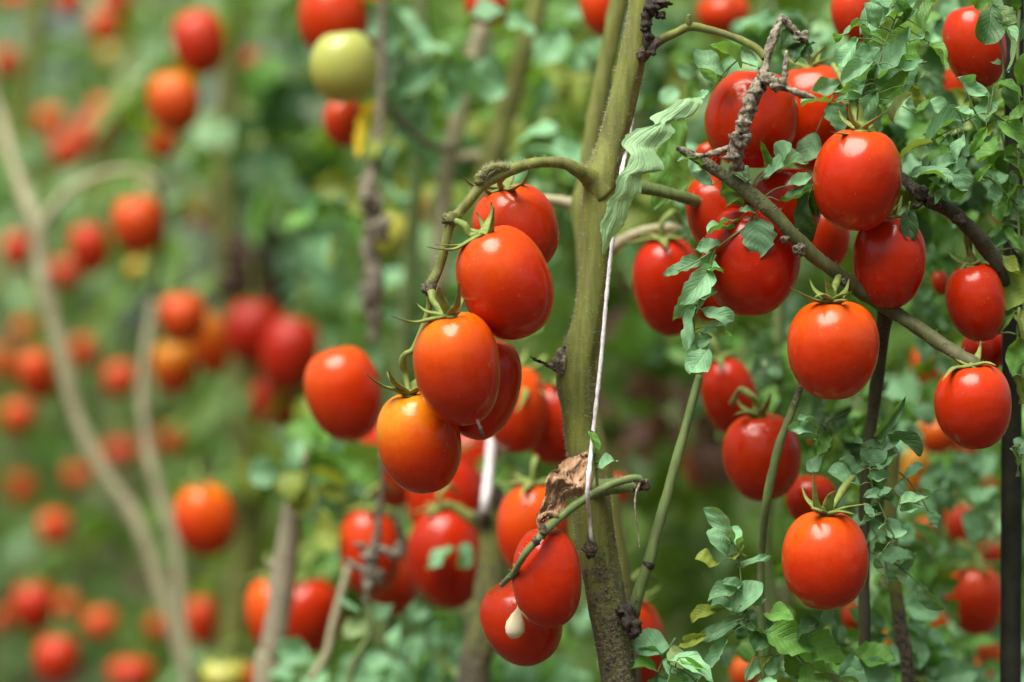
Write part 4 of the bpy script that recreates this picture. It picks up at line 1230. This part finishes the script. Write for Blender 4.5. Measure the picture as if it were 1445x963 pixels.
# --- the sharp truss
tomato(728, 324, 132, 120, 18, 1.302, .90, "bright red plum tomato at the top of the sharp truss, partly behind another", G1, shoulder=.22, pitch=10,
       sep=[(735, 262, 747, 240, 1.285), (722, 268, 742, 256, 1.27), (690, 272, 681, 262, 1.285), (668, 262, 650, 245, 1.285)], ped=[(705, 258, 1.285), (712, 246, 1.275)])
tomato(713, 399, 166, 128, 24, 1.258, .90, "large glossy red plum tomato, second down on the sharp truss, calyx at its upper left", G1, shoulder=.26, pitch=12, egg=.0,
       sep=[(640, 352, 601, 348, 1.235), (650, 346, 614, 345, 1.25), (692, 330, 697, 292, 1.235), (684, 322, 672, 300, 1.27)], ped=[(664, 332, 1.255), (655, 318, 1.255), (640, 311, 1.26)])
t3 = tomato(645, 520, 165, 122, 8, 1.246, .86, "orange-red plum tomato in the middle of the sharp truss with a dried spike underneath", G1, shoulder=.34, lean=.14, pitch=14,
            sep=[(585, 455, 551, 445, 1.225), (645, 430, 648, 398, 1.22), (620, 415, 621, 405, 1.215), (603, 440, 588, 428, 1.25)], ped=[(613, 428, 1.25), (609, 412, 1.256)])
mb = MB()
mb.add(*pxtube([(674, 594, 6, 1.236), (677, 602, 5.5, 1.232), (680, 610, 4.5, 1.232), (684, 620, 2, 1.233)], n=8, bump=.3))
mb.build("dried_style", WITHERED, t3)
tomato(684, 548, 150, 100, -14, 1.292, .88, "deep red tomato mostly hidden behind the middle fruit of the sharp truss", G1, shoulder=.05, calyx=False)
tomato(592, 623, 150, 119, 12, 1.278, .79, "orange plum tomato hanging lowest on the sharp truss, fading to red below", G1, shoulder=.36, lean=.20, pitch=12,
       sep=[(540, 545, 516, 527, 1.25), (556, 540, 549, 524, 1.245), (590, 548, 600, 545, 1.255), (590, 538, 588, 525, 1.28)], ped=[(572, 528, 1.275), (568, 512, 1.272), (572, 500, 1.268), (585, 490, 1.268), (604, 440, 1.268), (606, 415, 1.266)])
# --- the low pair
tomato(771, 814, 146, 99, 3, 1.262, .92, "upper red tomato of the low pair against the main stem, under the thin green stalk", G1, shoulder=.12, calyx=False, egg=-.04)
b2 = tomato(737, 877, 128, 113, 24, 1.308, .92, "lower red tomato of the low pair, a cream petal stuck on it", G1, shoulder=.16, calyx=False)
mb = MB()
v, f, a = pxtube([(732, 850, 2, 1.281), (732, 860, 7, 1.279), (730, 870, 18, 1.277), (728, 880, 28, 1.276), (726, 890, 30, 1.2755), (725, 897, 22, 1.276), (724, 901, 8, 1.277)], n=16, flat=.42, per=5, bump=.10)
mb.add(v, f)
tag(mb.build("petal", CREAM), "cream flower petal stuck on the lowest tomato by the main stem", "petal")
tomato(752, 750, 142, 100, 0, 1.47, .82, "tall orange-red tomato behind the dead leaf and the low pair", G3, shoulder=.22, lob=.04)
tomato(892, 908, 128, 96, 8, 1.46, .85, "red tomato half hidden behind the foot of the thick middle stem", G3, shoulder=.1)
# --- behind the sharp truss
tomato(485, 556, 138, 106, 14, 1.50, .84, "single orange-red plum tomato left of the sharp truss, slightly out of focus", G3, shoulder=.18, lean=.1, calyx=False)
tomato(728, 578, 126, 92, 4, 1.52, .80, "orange-red tomato behind the stem's left side, green calyx between it and its neighbour", G3, shoulder=.20, sep=[(735, 532, 712, 528, 1.5), (752, 540, 778, 530, 1.5), (742, 552, 728, 582, 1.48), (758, 548, 772, 560, 1.5)], ped=[(752, 520, 1.53), (770, 505, 1.54)])
tomato(784, 598, 118, 84, -6, 1.545, .88, "dark red tomato tucked behind the stem, right of an orange-red one", G3, shoulder=.1)
tomato(630, 706, 150, 114, 6, 1.66, .92, "dark red blurred tomato directly under the lowest fruit of the sharp truss", G3, shoulder=.02)
tomato(628, 788, 148, 106, 6, 1.60, .92, "dark red blurred tomato with a pale leaf scrap across it, beside the cut stem", G3, shoulder=.06)
tomato(555, 652, 132, 92, 10, 1.72, .92, "sliver of dark red tomato behind the lowest orange fruit", G3, shoulder=.05, calyx=False)
tomato(522, 778, 128, 88, 4, 1.66, .82, "orange-red tomato behind the dry knotted truss", G3, shoulder=.1)
tomato(550, 815, 110, 78, 14, 1.72, .82, "small red tomato right of the dry knotted truss", G3, shoulder=.12)
tomato(386, 868, 112, 78, 4, 1.78, .78, "orange-red tomato left of the grey-barked stem", G3, shoulder=.22)
tomato(438, 868, 110, 92, 4, 1.76, .88, "round red tomato right of the grey-barked stem", G3, shoulder=.1)
tomato(358, 468, 100, 82, 0, 2.35, .96, "dark red strongly blurred tomato under the blackened leaf clump", G3, shoulder=.0, far=True)
tomato(410, 500, 114, 84, -10, 2.3, .97, "dark red strongly blurred tomato beside the single orange-red one", G3, shoulder=.0, far=True)
tomato(392, 562, 92, 76, 0, 2.45, .94, "dim brownish red blurred tomato below the two dark red ones", G3, shoulder=.05, far=True)
tomato(290, 732, 106, 84, 10, 2.0, .80, "large blurred orange tomato with a pale flank right of the straw-coloured stem", G4, shoulder=.3, lean=-.15, lob=.05)
tomato(470, 26, 116, 100, 4, 1.72, .80, "red-orange tomato at the top edge behind the pale green one", G3, shoulder=.12)
tomato(514, 32, 122, 74, -4, 1.77, .90, "narrow red tomato at the top edge right of the pale green one", G3, shoulder=.05)
tomato(485, 94, 104, 96, 6, 1.60, .05, "pale yellow-green unripe tomato hanging near the top edge", G3, shoulder=.06, lob=.008, calyx=False, egg=0)
tomato(486, 172, 72, 60, 4, 1.78, .84, "small red tomato under the pale green one beside a yellow leaf", G3, shoulder=.2)
tomato(686, 8, 56, 62, 4, 1.72, .90, "red tomato cut by the top edge between blurred leaves", G3, shoulder=.02, calyx=False)
tomato(852, 10, 86, 66, 10, 1.60, .76, "orange tomato cut by the top edge left of the main stem", G3, shoulder=.1, calyx=False)
tomato(802, 118, 84, 68, 0, 1.95, .14, "blurred yellow-green unripe tomato left of the main stem near the top", G3, shoulder=.1)
tomato(588, 306, 80, 56, 0, 2.1, .46, "blurred amber tomato behind the curved stalk of the sharp truss", G3, shoulder=.05)
tomato(548, 332, 66, 66, 0, 2.0, .13, "blurred lime-green tomato behind the dry hanging truss", G3, shoulder=.02)
tomato(648, 236, 34, 46, 0, 2.0, .70, "small blurred orange tomato under the pale fork of stems", G3, shoulder=.1, far=True)
tomato(568, 948, 52, 56, 0, 1.75, .86, "brownish red tomato cut by the bottom edge, left of centre", G3, shoulder=.1)
tomato(316, 952, 46, 62, 0, 2.0, .12, "pale yellow tomato at the bottom edge left of the grey-barked stem", G4, shoulder=.02)
tomato(349, 956, 44, 38, 0, 2.05, .62, "small orange tomato at the bottom edge beside the pale yellow one", G4, shoulder=.1)

tomato(662, 655, 112, 82, 0, 1.74, .94, "dark red tomato low between the sharp truss and the white string end", G3, shoulder=.02, calyx=False)

# --- far left
LEFT = (
    (281, 60, 96, 74, 8, 2.15, .86, "red egg-shaped blurred tomato near the top, upper one of a hanging pair", .12),
    (246, 144, 90, 74, 10, 2.15, .68, "orange blurred tomato hanging just below the red egg-shaped one", .2),
    (229, 198, 54, 44, 0, 2.5, .72, "small orange blurred tomato tucked under the hanging pair", .2),
    (196, 317, 86, 72, 6, 2.2, .72, "orange-red blurred tomato hanging under the arched branch", .12),
    (258, 448, 76, 68, 0, 2.2, .70, "round orange blurred tomato on top of a cluster of three beside the thin stem", .1),
    (296, 485, 94, 52, 10, 2.28, .66, "narrow orange blurred tomato at the right of the cluster of three", .25),
    (246, 518, 80, 62, 0, 2.3, .66, "orange blurred tomato with a whitish spot, lowest of the cluster of three", .3),
    (52, 528, 78, 52, 14, 2.55, .80, "red-orange blurred tomato left of the straw-coloured stem at mid height", .2),
    (27, 588, 50, 46, 0, 2.9, .72, "orange blurred tomato by the left edge, just under a taller red-orange one", .1),
    (127, 351, 76, 56, 8, 2.6, .86, "red blurred tomato right of the fork in the straw-coloured stem", .1),
    (24, 354, 56, 40, 0, 2.8, .84, "red blurred tomato by the left edge beside the fork of the stem", .1),
    (92, 386, 44, 44, 0, 3.2, .80, "faint red tomato behind the straw-coloured stem below its fork", .1),
    (170, 535, 52, 48, 0, 2.9, .72, "round orange blurred tomato between the straw-coloured stem and the thin stem", .05),
    (120, 497, 52, 38, 0, 3.2, .78, "dull orange-red tomato touching the right side of the straw-coloured stem", .1),
    (78, 745, 56, 46, 6, 2.9, .74, "lone orange-red blurred tomato amid green leaves, lower left", .1),
    (48, 856, 74, 62, 6, 2.6, .88, "dark red blurred tomato in the lower left corner above a brighter one", .05),
    (80, 930, 70, 62, 0, 2.45, .84, "bright red round blurred tomato near the bottom left corner", .08),
    (142, 880, 46, 48, 0, 2.9, .72, "round orange blurred tomato right of the dark red corner one", .1),
    (185, 950, 44, 66, 0, 2.7, .84, "wide red blurred tomato cut by the bottom edge, left of the straw-coloured stem", .1),
    (285, 876, 74, 46, 4, 2.5, .86, "red blurred tomato just right of where two pale stems meet", .2),
    (222, 886, 40, 30, 0, 3.0, .72, "small orange-red tomato left of where two pale stems meet", .1),
    (96, 214, 56, 48, 0, 3.2, .76, "orange-red lower left fruit of the faint upper left clump", .1),
    (128, 190, 56, 50, 0, 3.25, .84, "red middle fruit of the faint upper left clump", .1),
    (147, 160, 50, 48, 0, 3.3, .68, "orange top right fruit of the faint upper left clump", .1),
    (72, 172, 44, 42, 0, 3.4, .66, "pale orange top left fruit of the faint upper left clump", .1),
    (148, 38, 52, 44, 0, 3.1, .76, "orange-red faint tomato near the top, left of the red egg-shaped one", .2),
    (98, 4, 38, 40, 0, 3.0, .84, "dark red tomato cut by the top edge, further from the corner one", .1),
    (164, 2, 34, 44, 0, 3.0, .88, "dark red tomato cut by the top edge above the faint orange-red one", .1),
    (22, -2, 26, 44, 0, 3.2, .76, "orange-red tomato cut by the top edge in the left corner", .1),
    (10, 90, 48, 36, 0, 3.0, .80, "orange-red tomato cut by the left edge near the top", .1),
    (290, 245, 46, 42, 0, 3.3, .70, "faint orange tomato beside the olive stem, above a fainter one", .1),
    (293, 305, 36, 42, 0, 3.4, .68, "very faint orange tomato beside the olive stem, under another", .1),
    (354, 88, 34, 32, 0, 2.9, .86, "small dark red tomato right of the olive stem near the top", .1),
    (172, 636, 34, 52, 0, 3.3, .80, "dull red wide tomato between the two pale stems at mid height", .1),
    (242, 622, 46, 40, 0, 3.3, .76, "dull faint red tomato right of the thin pale stem", .1),
    (3, 876, 40, 26, 0, 2.9, .78, "orange-red tomato cut by the left edge near the bottom", .1),
    (95, 856, 36, 36, 0, 3.2, .84, "faint dark red tomato squeezed between two brighter ones, bottom left", .1),
    (4, 512, 56, 34, 0, 3.3, .62, "faint orange tomato cut by the left edge at mid height", .1),
    (110, 672, 36, 40, 0, 3.4, .68, "very faint orange tomato just left of the straw-coloured stem, lower half", .1),
    (30, 690, 46, 40, 0, 3.5, .72, "very faint brownish red tomato among leaves above the lone orange-red one", .1),
    (35, 466, 34, 36, 0, 3.4, .62, "very faint orange tomato above the red-orange one at mid height", .1),
    (160, 78, 34, 40, 0, 3.5, .30, "faint yellow unripe tomato above the upper left clump", .0),
    (192, 380, 28, 28, 0, 2.6, .25, "tiny yellow tomato directly under the orange-red one on the arched branch", .0),
)
for cx, cy, L, W, an, D, rp, lb, sh in LEFT:
    tomato(cx, cy, L, W, an, D, rp, lb, G4, shoulder=sh, far=True, pitch=random.uniform(0, 18))

# --- the right-hand vine
tomato(1062, 167, 142, 136, -4, 1.306, .88, "broad lobed red tomato behind the dry brown stalk, top right", G2, shoulder=.14, lob=.045, egg=-.02, calyx=False)
tomato(1150, 166, 154, 120, 8, 1.346, .86, "tall orange-red tomato between the dry stalk and the top right leaves", G2, shoulder=.16, lob=.03, sep=[(1150, 80, 1172, 58), (1145, 88, 1138, 70), (1160, 86, 1180, 80)])
tomato(1210, 253, 148, 126, -4, 1.262, .90, "round glossy red tomato with green calyx, just under the top right leaf clump", G2, shoulder=.20, egg=.02,
       sep=[(1198, 190, 1172, 186, 1.24), (1222, 178, 1250, 158, 1.25), (1202, 168, 1198, 146, 1.25), (1216, 170, 1214, 140, 1.255)], ped=[(1209, 170, 1.266), (1206, 156, 1.272), (1200, 138, 1.284), (1188, 112, 1.30), (1176, 92, 1.32)])
tomato(1255, 369, 136, 104, 0, 1.288, .95, "red plum tomato with a small dark leaf drooping over its top, right", G2, shoulder=.16, egg=.05, sep=[(1236, 304, 1228, 302), (1276, 306, 1290, 318), (1262, 300, 1268, 290)])
tomato(1176, 493, 144, 127, 0, 1.256, .80, "orange-shouldered tomato hanging below the diagonal branch", G2, shoulder=.20, egg=.06, lob=.025,
       sep=[(1150, 424, 1115, 406, 1.235), (1185, 418, 1202, 412, 1.235), (1170, 405, 1164, 392, 1.24), (1188, 424, 1196, 424, 1.23), (1160, 416, 1150, 420, 1.23)], ped=[(1176, 412, 1.26), (1180, 400, 1.27), (1184, 390, 1.275)])
tomato(1373, 573, 124, 108, 4, 1.264, .90, "tomato at the tip of the diagonal branch, beside the dark stake", G2, shoulder=.16, egg=.05, calyx=True, sep=[(1345, 520, 1330, 538, 1.245), (1392, 512, 1405, 516, 1.25)], ped=[(1377, 516, 1.264), (1374, 512, 1.264)])
tomato(1377, 427, 114, 84, 12, 1.300, .94, "red pear-shaped tomato hanging from the dark knotted branch, by the stake", G2, shoulder=.14, egg=.08, sep=[(1362, 372, 1348, 392), (1386, 368, 1396, 374), (1370, 362, 1366, 345)], ped=[(1368, 358, 1.30), (1366, 340, 1.296), (1364, 322, 1.29)])
tomato(1012, 302, 118, 92, 12, 1.328, .86, "orange-red tomato where the green side branch ends, behind the diagonal branch", G2, shoulder=.14, lob=.05, calyx=False)
tomato(1060, 368, 158, 138, 0, 1.296, .97, "big dark red tomato with a blue-green leaf lying over it", G2, shoulder=.0, egg=.05, calyx=False)
tomato(1108, 290, 112, 106, 0, 1.330, .90, "dark red tomato behind the diagonal branch, beside a shrivelled dark leaf", G2, shoulder=.05, calyx=False)
tomato(943, 404, 144, 100, 8, 1.42, .93, "red plum tomato right of the main stem, slightly soft, left of the blue-green leaf", G2, shoulder=.05, pitch=16)
tomato(1000, 415, 80, 56, 8, 1.44, .88, "sliver of red tomato behind the hanging blue-green leaf", G2, shoulder=.1, calyx=False)
tomato(1000, 222, 44, 36, 20, 1.345, .86, "bit of red tomato under the left end of the dry stalk", G2, shoulder=.1, calyx=False)
tomato(1168, 336, 92, 64, 0, 1.40, .82, "red tomato in shade between the round glossy one and the dark red one", G2, shoulder=.1, calyx=False)
tomato(1030, 560, 116, 78, 16, 1.50, .90, "softly blurred red tomato with thin pale sepals, left behind another one", G2, shoulder=.06)
tomato(1075, 645, 126, 110, 6, 1.38, .88, "red tomato crossed by a thin green stem, lower right", G2, shoulder=.12, sep=[(1050, 582, 1036, 586, 1.36), (1082, 572, 1088, 555, 1.36), (1068, 572, 1062, 560, 1.37)])
tomato(1145, 706, 72, 72, 0, 1.42, .80, "small red tomato peeking over the lowest sharp tomato on the right", G2, shoulder=.06, calyx=False)
tomato(1164, 790, 142, 122, 0, 1.256, .82, "orange-red tomato hanging lowest on the right vine, in sharp focus", G2, shoulder=.20, egg=.0, lean=.06,
       sep=[(1152, 712, 1148, 665, 1.235), (1196, 716, 1226, 711, 1.235), (1172, 700, 1182, 692, 1.235), (1150, 718, 1160, 722, 1.225), (1186, 722, 1206, 726, 1.23)], ped=[(1180, 708, 1.256), (1190, 690, 1.262), (1205, 672, 1.272), (1224, 650, 1.29)])
tomato(1376, 66, 122, 86, 14, 1.32, .95, "long red tomato high at the right edge with a dark leaf over it", G2, shoulder=.14, calyx=False)
tomato(1352, 122, 62, 44, 0, 1.42, .80, "narrow red tomato partly behind the long red one at the right edge", G2, shoulder=.1, calyx=False)
tomato(1202, 22, 82, 56, 10, 1.42, .82, "red tomato cut by the top edge behind the top right leaf clump", G2, shoulder=.06, calyx=False)
tomato(1390, 494, 58, 66, 0, 1.36, .92, "dark red tomato squeezed behind two others beside the dark stake", G2, shoulder=.0, calyx=False)
tomato(1328, 400, 36, 26, 20, 1.42, .78, "orange sliver of tomato left of the pear-shaped red one", G2, shoulder=.1, calyx=False)
# --- blurred behind it
RIGHT = (
    (1021, 22, 62, 76, 0, 1.75, .80, "orange-red blurred tomato near the top edge right of the main stem", .1),
    (1390, 298, 62, 50, 0, 1.62, .80, "blurred red tomato behind the dark knotted branch beside the stake", .1),
    (1398, 330, 40, 34, 0, 1.66, .80, "small blurred red tomato just below another one beside the stake", .1),
    (1308, 516, 60, 44, 6, 1.72, .74, "blurred orange-red tomato below the diagonal branch, left of its tip", .1),
    (1355, 740, 60, 44, 8, 1.70, .82, "blurred red tomato half behind a round leaf, lower right", .1),
    (1375, 846, 104, 80, 4, 1.58, .84, "red lobed tomato low at the right, touching the stake", .1),
    (1322, 615, 54, 56, 0, 1.66, .64, "blurred orange tomato behind the leaves left of the branch-tip tomato", .1),
    (1362, 632, 50, 34, 0, 1.66, .76, "blurred orange-red tomato directly under the branch-tip tomato", .1),
    (1398, 684, 32, 26, 0, 1.95, .78, "tiny blurred red tomato beside the stake, below the branch-tip one", .1),
    (1202, 870, 44, 28, 0, 1.5, .76, "narrow blurred red-orange tomato left of the dark thin stem, low", .1),
    (1256, 925, 86, 36, -4, 1.42, .52, "narrow amber tomato at the bottom edge between two dark stems", .2),
    (1322, 876, 46, 34, 10, 1.66, .62, "faint orange tomato left of the red lobed one", .2),
    (1396, 922, 42, 34, 10, 1.62, .66, "orange blurred tomato near the bottom edge beside the stake", .1),
    (1384, 950, 40, 32, 0, 1.65, .62, "dull orange tomato cut by the bottom right edge", .1),
    (993, 655, 70, 58, 0, 2.1, .78, "faint red tomato between the green side shoot and the crossed tomato", .1),
    (1398, 778, 40, 34, 0, 1.7, .86, "small dark red tomato above the red lobed one by the stake", .1),
    (1292, 668, 78, 44, 0, 1.6, .42, "blurred amber tomato between leaves right of the dark thin stem", .1),
    (1306, 746, 34, 26, 0, 1.65, .64, "tiny orange tomato left of the half hidden red one", .1),
    (872, 690, 44, 36, 0, 1.75, .86, "small red tomato behind the cut stub on the main stem", .1),
    (1050, 950, 50, 40, 0, 1.6, .62, "blurred orange tomato behind the bottom sprig of leaves", .1),
    (1150, 640, 40, 28, 0, 1.55, .82, "bit of red tomato behind the small clover-like leaf", .1),
    (1430, 470, 60, 40, 0, 1.6, .82, "red tomato behind the stake at mid height", .1),
)
for cx, cy, L, W, an, D, rp, lb, sh in RIGHT:
    tomato(cx, cy, L, W, an, D, rp, lb, G5, shoulder=sh, far=(W < 50), pitch=random.uniform(0, 15))
